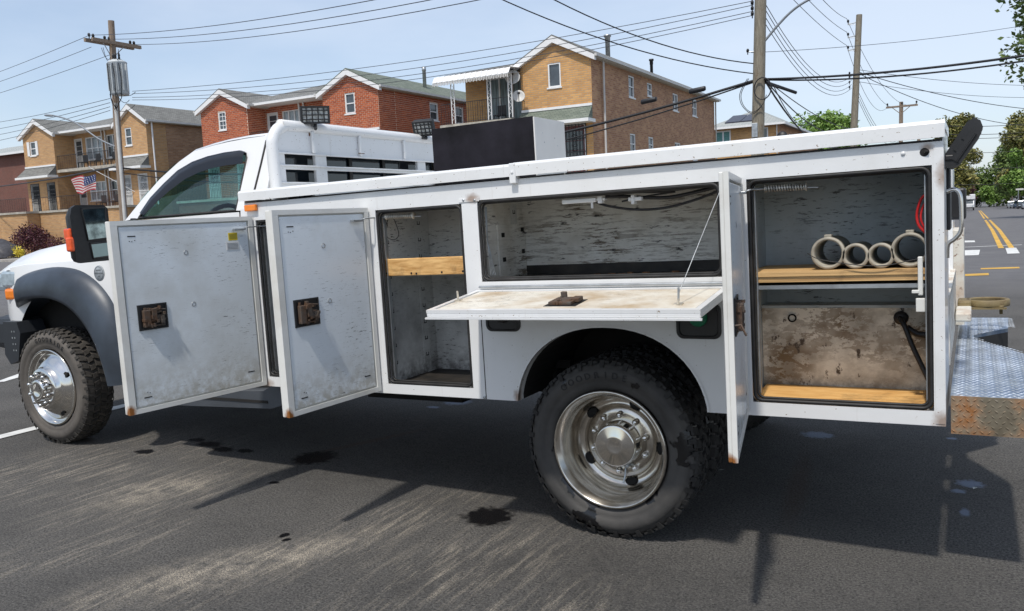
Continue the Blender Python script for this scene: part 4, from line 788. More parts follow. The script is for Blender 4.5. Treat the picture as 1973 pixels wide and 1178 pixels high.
WIRES=[
('thin wire rising from the left end of the crossarm to the top edge',(-30.38, 18.94, 9.55),(-7.89, 12.0, 6.34),0.25,0.011,'primary wires on the crossarm pole'),
('thin wire rising from the middle of the crossarm to the top edge',(-30.38, 19.76, 9.52),(-6.67, 12.0, 6.12),0.3,0.011,'primary wires on the crossarm pole'),
('thin wire rising from the right end of the crossarm to the top edge',(-30.38, 21.11, 9.51),(-5.53, 12.0, 5.94),0.3,0.011,'primary wires on the crossarm pole'),
('upper wire from the left end of the crossarm down to the left picture edge',(-30.38, 18.89, 9.5),(-52.05, 24.0, 10.1),0.1,0.011,'primary wires on the crossarm pole'),
('middle wire from the crossarm down to the left picture edge',(-30.38, 19.03, 9.09),(-52.15, 24.0, 9.63),0.1,0.011,'primary wires on the crossarm pole'),
('lowest of the three wires from the pole with the transformer to the left edge',(-30.38, 19.86, 8.9),(-52.28, 24.0, 9.07),0.1,0.011,'primary wires on the crossarm pole'),
('top of four stacked wires crossing the sky to the thick pole',(-29.36, 20.0, 7.3),(-4.09, 21.2, 7.15),0.35,0.01,'four stacked wires between the two near poles'),
('second of four stacked wires crossing the sky to the thick pole',(-29.37, 20.0, 7.2),(-4.09, 21.2, 7.04),0.5,0.01,'four stacked wires between the two near poles'),
('third of four stacked wires crossing the sky to the thick pole',(-29.4, 20.0, 7.05),(-4.09, 21.2, 6.87),0.55,0.01,'four stacked wires between the two near poles'),
('bottom of four stacked wires crossing the sky to the thick pole',(-29.41, 20.0, 6.95),(-4.1, 21.2, 6.76),0.6,0.01,'four stacked wires between the two near poles'),
('top of four low wires fanning left from the transformer pole',(-30.84, 20.0, 7.16),(-62.98, 30.0, 9.47),0.2,0.012,'wires running left from the transformer pole'),
('second of four low wires fanning left from the transformer pole',(-30.87, 20.0, 6.99),(-63.1, 30.0, 8.93),0.2,0.012,'wires running left from the transformer pole'),
('third of four low wires fanning left from the transformer pole',(-30.9, 20.0, 6.82),(-63.2, 30.0, 8.46),0.2,0.012,'wires running left from the transformer pole'),
('bottom of four low wires fanning left from the transformer pole',(-30.92, 20.0, 6.67),(-63.31, 30.0, 7.98),0.2,0.012,'wires running left from the transformer pole'),
('thick black telephone cable from the left edge to the pole with the transformer',(-66.4, 32.0, 5.3),(-31.07, 20.0, 4.29),0.2,0.035,'telephone cables'),
('thick telephone cable from the transformer pole across the house fronts to the thick pole',(-31.07, 20.0, 4.29),(-3.97, 21.2, 4.98),1.2,0.04,'telephone cables'),
('thinner cable slung just below the thick telephone cable in front of the houses',(-31.1, 20.0, 4.11),(-4.03, 21.2, 4.93),1.45,0.022,'telephone cables'),
('thick black cable leaving the large pole for the right picture edge',(-3.97, 21.2, 4.98),(3.56, 19.0, 4.56),0.15,0.03,'telephone cables'),
('second black cable just under the thick one at the right picture edge',(-3.79, 21.2, 4.94),(3.56, 19.0, 4.46),0.2,0.022,'telephone cables'),
('lower of the two black wires sloping from the top edge down to the large pole',(-9.72, 15.0, 7.26),(-4.11, 21.2, 5.15),0.35,0.016,'wires sloping down to the large pole'),
('upper of the two black wires sloping from the top edge down to the large pole',(-8.25, 15.0, 7.06),(-4.11, 21.2, 5.43),0.35,0.016,'wires sloping down to the large pole'),
('top of four wires sagging from the thick pole to the bare pole',(-3.75, 21.2, 6.98),(-4.16, 43.4, 7.79),1,0.011,'wires from the large pole to the tall bare pole'),
('second of four wires sagging from the thick pole to the bare pole',(-3.75, 21.2, 6.82),(-4.16, 43.4, 7.58),1,0.011,'wires from the large pole to the tall bare pole'),
('third of four wires sagging from the thick pole to the bare pole',(-3.75, 21.2, 6.62),(-4.16, 43.4, 7.37),1,0.011,'wires from the large pole to the tall bare pole'),
('bottom of four wires sagging from the thick pole to the bare pole',(-3.76, 21.2, 6.45),(-4.16, 43.4, 7.19),1,0.011,'wires from the large pole to the tall bare pole'),
('highest wire from the top edge to the brackets of the bare pole',(-3.2, 25.0, 8.26),(-4.4, 43.4, 10.7),0.15,0.012,'top wires of the tall bare pole'),
('middle wire from the top edge to the brackets of the bare pole',(-3.67, 25.0, 8.34),(-4.4, 43.4, 10.03),0.15,0.012,'top wires of the tall bare pole'),
('lowest wire from the top edge to the brackets of the bare pole',(-4.15, 25.0, 8.43),(-4.4, 43.4, 9.36),0.15,0.012,'top wires of the tall bare pole'),
('highest wire from the bare pole brackets down to the distant crossarm',(-4.4, 43.4, 10.7),(-2.84, 74.0, 9.14),1.5,0.012,'top wires of the tall bare pole'),
('middle wire from the bare pole brackets down to the distant crossarm',(-4.4, 43.4, 10.03),(-3.89, 74.0, 9.16),1.5,0.012,'top wires of the tall bare pole'),
('lowest wire from the bare pole brackets down to the distant crossarm',(-4.4, 43.4, 9.36),(-4.91, 74.0, 9.18),1.5,0.012,'top wires of the tall bare pole'),
('uppermost of three cables drooping from the coil to the bare pole',(-3.79, 21.2, 4.96),(-3.98, 43.4, 5.07),0.3,0.016,'sagging cables between the large pole and the tall bare pole'),
('middle of three cables drooping from the coil to the bare pole',(-3.79, 21.2, 4.93),(-3.98, 43.4, 5.17),0.8,0.02,'sagging cables between the large pole and the tall bare pole'),
('lowermost of three cables drooping from the coil to the bare pole',(-3.79, 21.2, 4.9),(-3.98, 43.4, 4.99),1.3,0.028,'sagging cables between the large pole and the tall bare pole'),
('black wire dropping from the coil on the large pole into the bright green tree',(-3.57, 21.2, 4.76),(-5.67, 40.0, 5.29),0.5,0.014,'sagging cables between the large pole and the tall bare pole'),
('top pale wire running from the tall bare pole to the right edge',(-3.78, 43.4, 8.06),(6.27, 60.0, 8.01),0.25,0.013,'wires leaving the bare pole to the right'),
('thick black wire running from the tall bare pole to the right edge',(-3.78, 43.4, 7.93),(6.31, 60.0, 6.41),0.4,0.02,'wires leaving the bare pole to the right'),
('lower drooping wire running from the tall bare pole to the right edge',(-3.78, 43.4, 7.85),(5.23, 60.0, 5.54),0.6,0.018,'wires leaving the bare pole to the right'),
('thin level wire running from the tall bare pole to the right edge',(-3.78, 43.4, 7.46),(6.29, 60.0, 7.3),0.3,0.012,'wires leaving the bare pole to the right'),
('upper of three wires curving down from the bare pole behind the lid',(-3.91, 43.4, 7.16),(-3.91, 74.0, 6.61),1.2,0.012,'wires from the bare pole down the street'),
('middle of three wires curving down from the bare pole behind the lid',(-3.91, 43.4, 6.95),(-3.99, 74.0, 6.45),1.2,0.012,'wires from the bare pole down the street'),
('lower of three wires curving down from the bare pole behind the lid',(-3.91, 43.4, 6.74),(-4.07, 74.0, 6.28),1.2,0.012,'wires from the bare pole down the street'),
('faint thin wire from the bracket on the large pole rising to the right edge',(-4.17, 21.2, 5.74),(4.77, 35.0, 7.93),0.2,0.008,'thin lone wires'),
('distant thin wire across the avenue, number one from the top',(-2.75, 95.0, 8.92),(9.47, 95.0, 8.41),0.4,0.03,'distant wires crossing the street'),
('distant thin wire across the avenue, number two from the top',(-2.99, 101.0, 8.46),(9.98, 101.0, 7.98),0.4,0.03,'distant wires crossing the street'),
('distant thin wire across the avenue, number three from the top',(-3.24, 107.0, 8.39),(10.49, 107.0, 7.91),0.4,0.03,'distant wires crossing the street'),
('distant thin wire across the avenue, number four from the top',(-3.48, 113.0, 6.98),(11.02, 113.0, 6.6),0.4,0.03,'distant wires crossing the street'),
('distant thin wire across the avenue, number five from the top',(-3.71, 119.0, 5.12),(11.57, 119.0, 4.87),0.4,0.03,'distant wires crossing the street'),
('distant thin wire across the avenue, number six from the top',(-3.94, 125.0, 3.18),(12.11, 125.0, 3.06),0.4,0.03,'distant wires crossing the street'),
]
for l_,a_,b_,s_,r_,g_ in WIRES:
    b=MB(); b.tube(bez(a_,b_,s_,16),r_,5,False); single(b,'overhead_cable' if r_>.025 else 'overhead_wire',wiredim if r_<.0115 else cablem,l_,'cable' if r_>.025 else 'wire',g_,base=a_)
# ================================================================ TRUCK
RK=.0184; Z0=.42
tk=thing('service_truck','white utility service truck parked with its side compartment doors hanging open','truck',(0,0,0))
tk.rotation_euler=(0,-RK,0); tk.location=(Z0*math.sin(RK),0,Z0-Z0*math.cos(RK)); tk['base']=(0.,0.,0.)
def inv(x,y,z): z-=Z0; return Vector((x*math.cos(RK)+z*math.sin(RK),y,Z0+z*math.cos(RK)-x*math.sin(RK)))
bpy.context.view_layer.update()
def top(mb,name,mat,label,cat,group=None,kind=None,base=None):
    """thing resting in the truck, modelled in truck coordinates"""
    M_=tk.matrix_world; base=Vector(base) if base else Vector((0,0,0)); o=bpy.data.objects.new(name,mb.mesh(name,mat,base)); C.objects.link(o); o.matrix_world=M_@Matrix.Translation(base); o['label']=label; o['category']=cat
    if group: o['group']=group
    return o
CY=1.19
# ---- service body near side panel, openings O1..O4
O1=(-1.985,-1.265,.665,1.525); O2=(-1.165,-.66,.66,1.53); O3=(-.575,.545,1.165,1.54); O4=(.645,1.285,.665,1.54)
XF,XR,ZB,ZT=-2.056,1.322,.612,1.62
def panel(mb,y0,y1):
    for a,b_,c,d in cells(XF,XR,ZB,ZT,[O1,O2,O3,O4,(-.60,.60,ZB,1.12)]):
        mb.quad((a,y0,c),(b_,y0,c),(b_,y0,d),(a,y0,d))
    for h in (O1,O2,O3,O4):
        a,b_,c,d=h; p=[(a,c),(b_,c),(b_,d),(a,d)]
        for i in range(4): u,v=p[i],p[(i+1)%4]; mb.quad((u[0],y0,u[1]),(v[0],y0,v[1]),(v[0],y1,v[1]),(u[0],y1,u[1]))
b=MB(); panel(b,0,.035)
# arch panel
ax,az,rx,rz=.02,.545,.447,.412; arc=[]
for i in range(33):
    th=PI-PI*i/32; x=ax+rx*abs(math.cos(th))**.92*(1 if math.cos(th)>0 else -1); z=az+rz*abs(math.sin(th))**.92; 
    if z>ZB: arc.append((x,z))
arc=[(ax-rx*.985,ZB)]+arc+[(ax+rx*.985,ZB)]
cols=[(-.60,ZB)]+[(-.60,1.12)]+[(.60,1.12)]+[(.60,ZB)]
n_=len(arc); topz=1.12; tp=[(-.60+(1.2)*i/(n_-1),topz) for i in range(n_)]
vs=[(x,0,z) for x,z in arc]+[(x,0,z) for x,z in tp]; b.add(vs,[(i,i+1,n_+i+1,n_+i) for i in range(n_-1)])
b.quad((-.60,0,ZB),(arc[0][0],0,ZB),(-.60,0,topz)); b.quad((.60,0,ZB),(arc[-1][0],0,ZB),(.60,0,topz))
b.add([(x,0,z) for x,z in arc]+[(x,.05,z) for x,z in arc],[(i,i+1,n_+i+1,n_+i) for i in range(n_-1)])
b.add([(x,0,z) for x,z in arc]+[(ax+(x-ax)*1.03,-.008,az+(z-az)*1.03) for x,z in arc],[])
# bottom returns, front and rear walls, header return under the lid
b.box(XF,-.43,.0005,.05,ZB-.001,ZB+.03); b.box(.47,XR,.0005,.05,ZB-.001,ZB+.03)
b.box(XR-.004,XR,.001,.52,ZB,1.665); b.box(XF,XF+.004,.001,.52,ZB,1.64)
b.build('side_panel',bwhite,tk)
for xs_ in (-.592,):  # vertical seam in the panel
    q=MB(); q.box(xs_-.002,xs_+.002,-.0012,.001,ZB,1.12); q.build('panel_seam',rubberseal,tk)
# raised flange behind arch lip
b=MB(); b.add([(ax+(x-ax)*1.0,-.004,az+(z-az)*1.0) for x,z in arc]+[(ax+(x-ax)*1.022,-.004,az+(z-az)*1.022) for x,z in arc],[(i,i+1,n_+i+1,n_+i) for i in range(n_-1)])
b.add([(ax+(x-ax)*1.0,-.004,az+(z-az)*1.0) for x,z in arc]+[(ax+(x-ax)*1.0,.02,az+(z-az)*1.0) for x,z in arc],[(i,i+1,n_+i+1,n_+i) for i in range(n_-1)]); b.build('arch_lip',bwhite,tk)
# arch liner
b=MB(); b.add([(x,.05,z) for x,z in arc]+[(x,.56,z) for x,z in arc],[(i,i+1,n_+i+1,n_+i) for i in range(n_-1)]); b.box(-.43,.47,.56,.57,.62,.96); b.build('arch_liner',dark,tk)
# compartment boxes
def comp(x0,x1,z0,z1,dep,mat,name='compartment',open_=None,left_in=.012,floor=True,back2=None):
    b=MB(); y0=.036
    b.quad((x0,y0,z0),(x0,dep,z0),(x0,dep,z1),(x0,y0,z1)); b.quad((x1,y0,z0),(x1,dep,z0),(x1,dep,z1),(x1,y0,z1))
    b.quad((x0,dep,z0),(x1,dep,z0),(x1,dep,z1),(x0,dep,z1)); b.quad((x0,y0,z1),(x1,y0,z1),(x1,dep,z1),(x0,dep,z1)); b.quad((x0,y0,z0),(x1,y0,z0),(x1,dep,z0),(x0,dep,z0))
    return b.build(name,mat,tk)
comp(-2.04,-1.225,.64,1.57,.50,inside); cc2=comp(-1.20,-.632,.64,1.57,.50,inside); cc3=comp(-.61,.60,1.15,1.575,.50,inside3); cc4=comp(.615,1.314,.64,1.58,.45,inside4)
b=MB(); b.box(.617,1.312,.33,.448,.645,1.0); b.build('lower_back_panel',inside4b,cc4)
b=MB(); b.box(.617,1.312,.322,.4435,1.0005,1.012); b.build('back_panel_rail',inside4,cc4)
# oily floors and stains
for x0,x1,z,d in ((-2.03,-1.23,.642,.49),(-1.195,-.637,.642,.49),(-.60,.59,1.152,.49)):
    b=MB(); b.box(x0,x1,.045,d,z,z+.004); b.build('floor_plate',dirtyblack,tk)
b=MB(); b.box(-.60,.59,.492,.4965,1.156,1.205); b.build('oil_stained_kick',dirtyblack,tk)
b=MB()
for i in range(26):
    x=random.gauss(.02,.22); y=random.uniform(.1,.45); s=random.uniform(.006,.022); b.prism([(x+s*math.cos(k*1.25+i),y+s*.7*math.sin(k*1.25+i)) for k in range(5)],1.1562,1.159+random.random()*.004,'xy')
b.build('rust_flakes',M('rust_flake',(.28,.13,.05),.9,0,.4,30),tk,kind='stuff')
# rubber seals (rounded rectangle beads)
def rrect(h,r,y,n=6):
    a,b_,c,d=h; out=[]
    for cx,cz,a0 in ((b_-r,d-r,0),(a+r,d-r,90),(a+r,c+r,180),(b_-r,c+r,270)):
        for i in range(n+1): t=R(a0+90*i/n); out.append((cx+r*math.cos(t),y,cz+r*math.sin(t)))
    return out+[out[0]]
for h in (O1,O2,O3,O4):
    a,b_,c,d=h; q=MB(); e=.008; q.tube(rrect((a+e,b_-e,c+e,d-e),.03,.006),.0075,6,False); q.tube(rrect((a+e*1.9,b_-e*1.9,c+e*1.9,d-e*1.9),.028,.022),.0055,6,False)
    # corner webs so the opening reads rounded
    for cx,cz,sx,sz in ((a,c,1,1),(b_,c,-1,1),(a,d,1,-1),(b_,d,-1,-1)):
        q.add([(cx,.006,cz)]+[(cx+sx*(.03-.03*math.cos(t*PI/8)),.006,cz+sz*(.03-.03*math.sin(t*PI/8))) for t in range(5)],[(0,i+1,i+2) for i in range(4)])
    q.build('rubber_seal',rubberseal,tk)
# inner jamb strips (bare metal edge inside the seal)
for h in (O2,O4,O1):
    a,b_,c,d=h; q=MB(); q.box(a+.022,a+.026,.03,.05,c+.03,d-.03); q.build('jamb_edge',steel,tk); q=MB(); q.box(b_-.026,b_-.022,.03,.05,c+.03,d-.03); q.build('jamb_edge',steel,tk)
# slotted shelf tracks on inner left walls
def track(x,y,z0,z1,par,n=9):
    q=MB(); q.box(x,x+.003,y-.03,y+.03,z0,z1); o=q.build('shelf_track',inside,par); q=MB()
    for i in range(n): z=z0+(z1-z0)*(i+.5)/n; q.box(x+.0031,x+.0042,y-.012,y+.012,z-.008,z-.003); q.box(x+.0031,x+.0042,y-.012,y-.008,z-.003,z+.012); q.box(x+.0031,x+.0042,y+.008,y+.012,z-.003,z+.010)
    q.build('track_slot',dark,o,kind='stuff')
track(-1.199,.12,.70,1.50,cc2); track(-1.199,.40,.70,1.50,cc2); track(-2.039,.14,.70,1.5,tk); track(-.609,.40,1.2,1.52,cc3,4)
b=MB(); b.box(-.609,-.600,.22,.495,1.165,1.42); q=b.build('corner_plate',inside3,cc3)
b=MB(); [b.box(-.5995,-.598,y,y+.03,z,z+.022) for y,z in ((.25,1.36),(.25,1.24),(.45,1.38),(.45,1.27))]; b.build('square_hole',dark,q,kind='stuff')
b=MB(); b.box(-.92,-.83,.490,.4985,.80,.93); q=b.build('bracket_plate',inside,cc2); b=MB(); b.lathe([(0,.478),(.012,.478),(.012,.49),(0,.49)],8,(-.885,0,.86)); b.build('bolt',steel,q)
# pine board across compartment two
b=MB(); b.cbox(-1.19,-.655,.038,.078,1.20,1.285,.004); q=b.build('wooden_board',beamw,tk)
b=MB(); [b.lathe([(0,.036),(.005,.036),(.005,.038),(0,.038)],8,(x,0,z)) for x,z in ((-1.15,1.215),(-1.0,1.212),(-.97,1.21),(-.82,1.213),(-.70,1.215),(-.69,1.27))]; b.build('screw',dark,q,kind='stuff')
b=MB(); b.box(-1.19,-.655,.078,.48,1.195,1.20); b.build('shelf_plate',inside,tk)
# hanging wire loop
b=MB(); b.tube(smoothpath([(-1.12,.05,1.50),(-1.145,.05,1.44),(-1.14,.05,1.395),(-1.10,.05,1.38),(-1.07,.05,1.40),(-1.075,.05,1.44),(-1.10,.05,1.50)],5),.0022,5,False); b.build('wire_loop',cablem,tk)
# compartment three: light fixture, cables
b=MB(); b.cbox(-.17,-.01,.05,.075,1.495,1.515,.004); b.cbox(.0,.02,.05,.085,1.488,1.520,.003); b.cbox(-.05,.03,.06,.09,1.50,1.512,.003); b.tube([(-.03,.06,1.5),(-.03,.06,1.47)],.006,6); b.build('light_bracket',trim,tk)
b=MB(); b.cbox(.135,.195,.06,.085,1.488,1.505,.003); b.cbox(.15,.165,.055,.09,1.475,1.515,.003); b.build('cable_clip',trim,tk)
for pts,r in (([(-.03,.08,1.50),(.03,.1,1.475),(.15,.12,1.452),(.28,.12,1.452),(.40,.12,1.475),(.50,.12,1.505),(.56,.12,1.53)],.0055),([(.03,.07,1.515),(.12,.09,1.51),(.2,.1,1.50),(.30,.12,1.495),(.42,.12,1.51),(.56,.12,1.535)],.008),([(.05,.07,1.52),(.16,.09,1.525),(.3,.1,1.52),(.56,.11,1.545)],.005),([(.10,.08,1.49),(.2,.1,1.505),(.33,.1,1.515)],.004)):
    b=MB(); b.tube(smoothpath(pts,5),r,7); b.build('cable',cablem,tk)
b=MB()
for k in range(4): b.tube([(-.565-.004*k,.05+.012*k,1.51),(-.56-.005*k,.045+.01*k,1.35),(-.552+.003*k,.045+.01*k,1.19)],.002,4)
b.tube([(-.555,.04,1.176),(-.4,.035,1.168),(0,.035,1.17),(.5,.035,1.168)],.003,4); b.tube([(-.5,.05,1.172),(-.2,.05,1.166),(.2,.05,1.172),(.5,.05,1.168)],.002,4); b.build('thin_wiring',steel,tk)
# compartment four: steel shelf, red cable, conduit, label, latch hardware
b=MB(); b.box(.617,1.312,.05,.44,1.115,1.119); b.box(.64,1.255,.042,.052,1.108,1.123); b.build('steel_shelf',steel,tk)
b=MB(); b.lathe([(.012,.325),(.018,.324),(.018,.3295),(.012,.3295)],18,(.742,0,.958)); b.build('ring_mark',dark,tk)
b=MB(); b.tube(smoothpath([(1.155,.325,.96),(1.16,.30,.955),(1.175,.28,.93),(1.20,.27,.86),(1.23,.26,.79),(1.27,.24,.70)],6),.010,8); b.tube(smoothpath([(1.18,.31,.925),(1.22,.30,.90),(1.27,.29,.905),(1.305,.25,.95)],6),.012,8); b.lathe([(0,.318),(.026,.318),(.028,.329),(0,.329)],16,(1.158,0,.96)); b.build('corrugated_conduit',cablem,tk)
b=MB(); b.tube(smoothpath([(1.262,.06,1.44),(1.245,.07,1.42),(1.232,.08,1.37),(1.238,.08,1.33),(1.262,.08,1.30)],6),.005,6); b.tube(smoothpath([(1.266,.07,1.42),(1.25,.08,1.39),(1.245,.08,1.35),(1.262,.08,1.31)],6),.004,6); b.build('red_cable',redw,tk)
b=MB(); b.box(.6155,.619,.05,.13,1.29,1.45); b.build('black_box',blackpaint,tk)
b=MB(); b.box(.6192,.620,.065,.115,1.31,1.43); b.build('box_label',steel,tk)
b=MB(); b.cbox(1.235,1.252,.03,.05,1.08,1.22,.004); b.cbox(1.228,1.258,.028,.045,1.02,1.07,.003); b.cbox(1.215,1.24,.028,.04,1.088,1.10,.002); b.build('strike_bracket',doorskin,tk)
# near-side rounded holes and marker
b=MB(); b.lathe([(0,-.0012),(.013,-.0012),(.015,-.0004)],14,(1.262,0,1.586)); b.tube([(1.262,-.003,1.586),(1.277,-.006,1.588)],.006,6); b.build('rusty_hole',dark,tk); b=MB(); b.lathe([(0,-.004),(.007,-.004),(.008,0)],12,(1.195,0,1.588)); b.build('rivet',bwhite,tk)
b=MB(); b.cbox(-2.04,-1.955,-.022,-.001,1.575,1.61,.006); b.build('marker_lamp',amber,tk)
# fuel cups
for x0,x1,z0,z1,cap in ((-.565,-.385,.935,1.06,0),(.345,.53,.915,1.06,1)):
    b=MB(); r=.03; pts=rrect((x0,x1,z0,z1),r,0)[:-1]; nn=len(pts); b.add([(p[0],-.006,p[2]) for p in pts]+[((p[0]-(x0+x1)/2)*.88+(x0+x1)/2,-.008,(p[2]-(z0+z1)/2)*.86+(z0+z1)/2) for p in pts]+[((p[0]-(x0+x1)/2)*.84+(x0+x1)/2,.0-.002,(p[2]-(z0+z1)/2)*.82+(z0+z1)/2) for p in pts]+[(p[0],.004,p[2]) for p in pts],
      [(i,(i+1)%nn,nn+(i+1)%nn,nn+i) for i in range(nn)]+[(nn+i,nn+(i+1)%nn,2*nn+(i+1)%nn,2*nn+i) for i in range(nn)]+[tuple(range(2*nn,3*nn))]+[(i,(i+1)%nn,3*nn+(i+1)%nn,3*nn+i) for i in range(nn)]); o=b.build('filler_cup',blackm,tk)
    b=MB(); xc,zc=(x0+x1)/2,(z0+z1)/2+.015; b.lathe([(0,-.018),(.034,-.018),(.038,-.010),(.038,-.002)],20,(xc,0,zc)); b.box(xc-.03,xc+.03,-.024,-.0175,zc-.006,zc+.006); b.build('filler_cap',greenp if cap else blackm,o)
# lids
for x0,x1,nm in ((-2.075,-.372,0),(-.366,1.326,1)):
    b=MB(); zt=1.692 if nm else 1.688
    prof=[(-.022,1.632),(-.022,zt-.012),(-.018,zt-.004),(-.010,zt),(.52,zt+.004),(.52,1.665),(.0,1.665),(-.018,1.632)]
    b.add([(x0,y,z) for y,z in prof]+[(x1,y,z) for y,z in prof],[tuple(range(8)),tuple(range(15,7,-1))]+[(i,(i+1)%8,8+(i+1)%8,8+i) for i in range(8)]); b.build('top_lid',bwhite,tk)
b=MB(); b.cbox(-.385,-.353,-.026,.02,1.60,1.69,.004); b.cbox(-.375,-.362,-.03,.0,1.645,1.655,.002); b.build('lid_joint',bwhite,tk)
b=MB(); b.cbox(-.672,-.562,-.004,-.0005,1.535,1.552,.001); b.build('post_weld',bwhite,tk)
b=MB(); [b.lathe([(0,-.006),(.006,-.006),(.007,-.0)],8,(x,0,z)) for x,z in ((-.645,1.545),(-.585,1.541),(-.60,.62))]; b.build('bolt_head',steel,tk,kind='stuff')
b=MB(); b.box(1.29,1.3205,-.0025,.0,.62,1.6); b.build('rear_post',bwhite,tk)
# bed, inner walls, far side box
b=MB(); b.box(XF,XR,.53,1.86,.99,1.02); b.box(XF+.01,XF+.03,.53,1.86,1.02,1.72); b.box(XF+.005,-.47,.522,.53,.64,1.66); b.box(.51,XR-.01,.522,.53,.64,1.66); b.box(-.47,.51,.522,.53,1.0,1.66); b.box(XF+.01,XR-.01,1.86,2.375,.63,1.66); b.box(XF-.01,XR+.005,1.85,2.40,1.665,1.69); b.build('bed_and_far_box',bwhite,tk)
# chassis
b=MB(); 
for y in (.75,1.55): b.box(-4.6,1.25,y,y+.09,.62,.86)
b.box(-1.9,-1.2,.72,1.7,.4,.62); b.tube([(.0,.3,.41),(.0,2.1,.41)],.07,10); b.lathe([(0,-.18),(.13,-.14),(.19,0),(.13,.14),(0,.18)],16,(0,1.19,.40)); b.tube([(-4.16,.3,.50),(-4.16,2.1,.50)],.05,8); b.box(-1.1,-.5,.9,1.5,.45,.62); b.tube([(-2.2,1.4,.5),(-.5,1.35,.55)],.05,8); b.box(-2.0,1.25,.55,1.85,.955,.985); b.build('chassis',dark,tk)
b=MB(); b.cbox(-.62,-.40,.35,.62,.60,.70,.02); b.tube([(-.55,.4,.66),(-.2,.45,.55),(0,.5,.42)],.03,8); b.box(-.5,-.32,.36,.40,.70,.74); b.build('leaf_spring',dark,tk)
# ---- doors
def swing_door(hinge,tip,z0,z1,thick=.045,mark=None,latch_u=.17):
    """upright door: hinge (x,y) to tip (x,y), inner face towards +X"""
    h=Vector((*hinge,0)); t=Vector((*tip,0)); w=(t-h).length; d=(t-h)/w; n=Vector((-d.y,d.x,0)); n=n if n.x>0 else -n
    Mx=Matrix((( d.x,n.x,0,h.x),(d.y,n.y,0,h.y),(0,0,1,0),(0,0,0,1)))
    # local: u along door (0 hinge..w tip), v normal to inner face
    b=MB(); b.cbox(0,w,-thick,-.016,z0,z1,.004,Mx)   # outer skin
    b.box(0,w,-.0165,0,z0,z0+.022,Mx); b.box(0,w,-.0165,0,z1-.022,z1,Mx); b.box(0.0,.026,-.0164,-.0002,z0+.022,z1-.022,Mx); b.box(w-.034,w,-.0164,-.0002,z0+.022,z1-.022,Mx)
    dr=b.build('compartment_door',doorskin,tk)
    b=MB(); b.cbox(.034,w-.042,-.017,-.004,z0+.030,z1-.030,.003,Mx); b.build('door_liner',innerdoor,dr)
    # latch pocket
    lu=w-latch_u; lz=(z0+z1)/2-.005; b=MB()
    W2,H2=.075,.062
    b.box(lu-W2,lu+W2,-.0035,-.0022,lz-H2,lz+H2,Mx); b.box(lu-W2,lu+W2,-.0022,.002,lz+H2-.008,lz+H2,Mx); b.box(lu-W2,lu-W2+.008,-.0022,.002,lz-H2,lz+H2-.008,Mx); b.box(lu+W2-.010,lu+W2,-.0022,.0021,lz-H2,lz+H2-.008,Mx); b.box(lu-W2+.008,lu+W2-.01,-.0022,.0019,lz-H2,lz-H2+.008,Mx)
    lp=b.build('latch_pocket',blackm,dr)
    b=MB(); rd=random.Random(int(w*1000)); b.cbox(lu+.02,lu+.055,-.002,.02,lz-.048,lz+.035,.003,Mx); b.cbox(lu-.055,lu+.03,-.002,.014,lz-.028,lz+.006,.003,Mx); b.cbox(lu-.01,lu+.015,-.002,.024,lz-.02,lz+.04,.002,Mx)
    b.cbox(lu-.05,lu-.03,-.002,.020,lz-.04,lz-.0,.002,Mx)
    for _ in range(22):
        u=lu+rd.uniform(-.055,.058); z=lz+rd.uniform(-.048,.045); s=rd.uniform(.003,.009); t_=rd.uniform(.003,.010); b.cbox(u-s,u+s,-.001,rd.uniform(.010,.028),z-t_,z+t_,.001,Mx)
    b.tube([Mx@Vector(q) for q in ((lu-.06,.012,lz+.03),(lu-.02,.02,lz+.035),(lu+.04,.016,lz+.03),(lu+.055,.012,lz-.04))],.0032,5); b.tube([Mx@Vector(q) for q in ((lu-.05,.014,lz-.045),(lu+.05,.014,lz-.042))],.004,5)
    b.build('latch',rust,lp)
    # hinge leaf with rivets, slots, drain slots, dimples
    b=MB(); b.box(-.035,.0,-.02,-.012,z0+.01,z1-.01,Mx); b.box(-.038,-.030,-.024,-.006,z0+.01,z1-.01,Mx); hl=b.build('hinge_leaf',steel,dr)
    b=MB()
    for k in range(6): z=z0+.12+(z1-z0-.24)*k/5; b.lathe([(0,.004),(.005,.003),(.006,0)],8,(0,0,0),'z'); 
    b=MB()
    for k in range(6):
        z=z0+.08+(z1-z0-.16)*k/5; b.box(-.021,-.012,-.0125,-.009,z-.005,z+.005,Mx)
    b.build('rivet',spring,hl,kind='stuff')
    for z_,u_ in ((z1-.075,w-.10),(z0+.07,w-.10),(z0+.09,.09)):
        b=MB(); b.box(u_-.02,u_+.02,-.0038,-.0031,z_-.0025,z_+.0025,Mx); b.build('slot',dark,dr)
    b=MB()
    for u_,z_ in ((w-.10,z1-.10),(w-.088,z1-.098),(w-.115,z1-.095),(w-.10,z0+.095),(w-.112,z0+.09)): b.box(u_-.0022,u_+.0022,-.0038,-.003,z_-.002,z_+.002,Mx)
    b.build('pin_hole',dark,dr,kind='stuff')
    for u_,z_ in ((w*.52,z1-.17),(w*.5,(z0+z1)/2+.03)):
        b=MB(); b.lathe([(.0085,.0005),(.0105,.0008),(.0125,.0005),(.0105,.0),(.0085,.0005)],18,(0,0,0)); b.v=[tuple(Mx@Vector((v[0]+u_,v[1]-.0035,v[2]+z_))) for v in b.v]; b.build('ring_dimple',steel,dr)
    return dr,Mx,w
d1,M1,w1=swing_door((-1.995,-.012),(-2.105,-.785),.622,1.548,latch_u=.165)
d2,M2,w2=swing_door((-1.20,-.012),(-1.235,-.622),.628,1.545,latch_u=.155)
d4,M4,w4=swing_door((.632,-.012),(.757,-.70),.628,1.545,thick=.030,latch_u=.165)
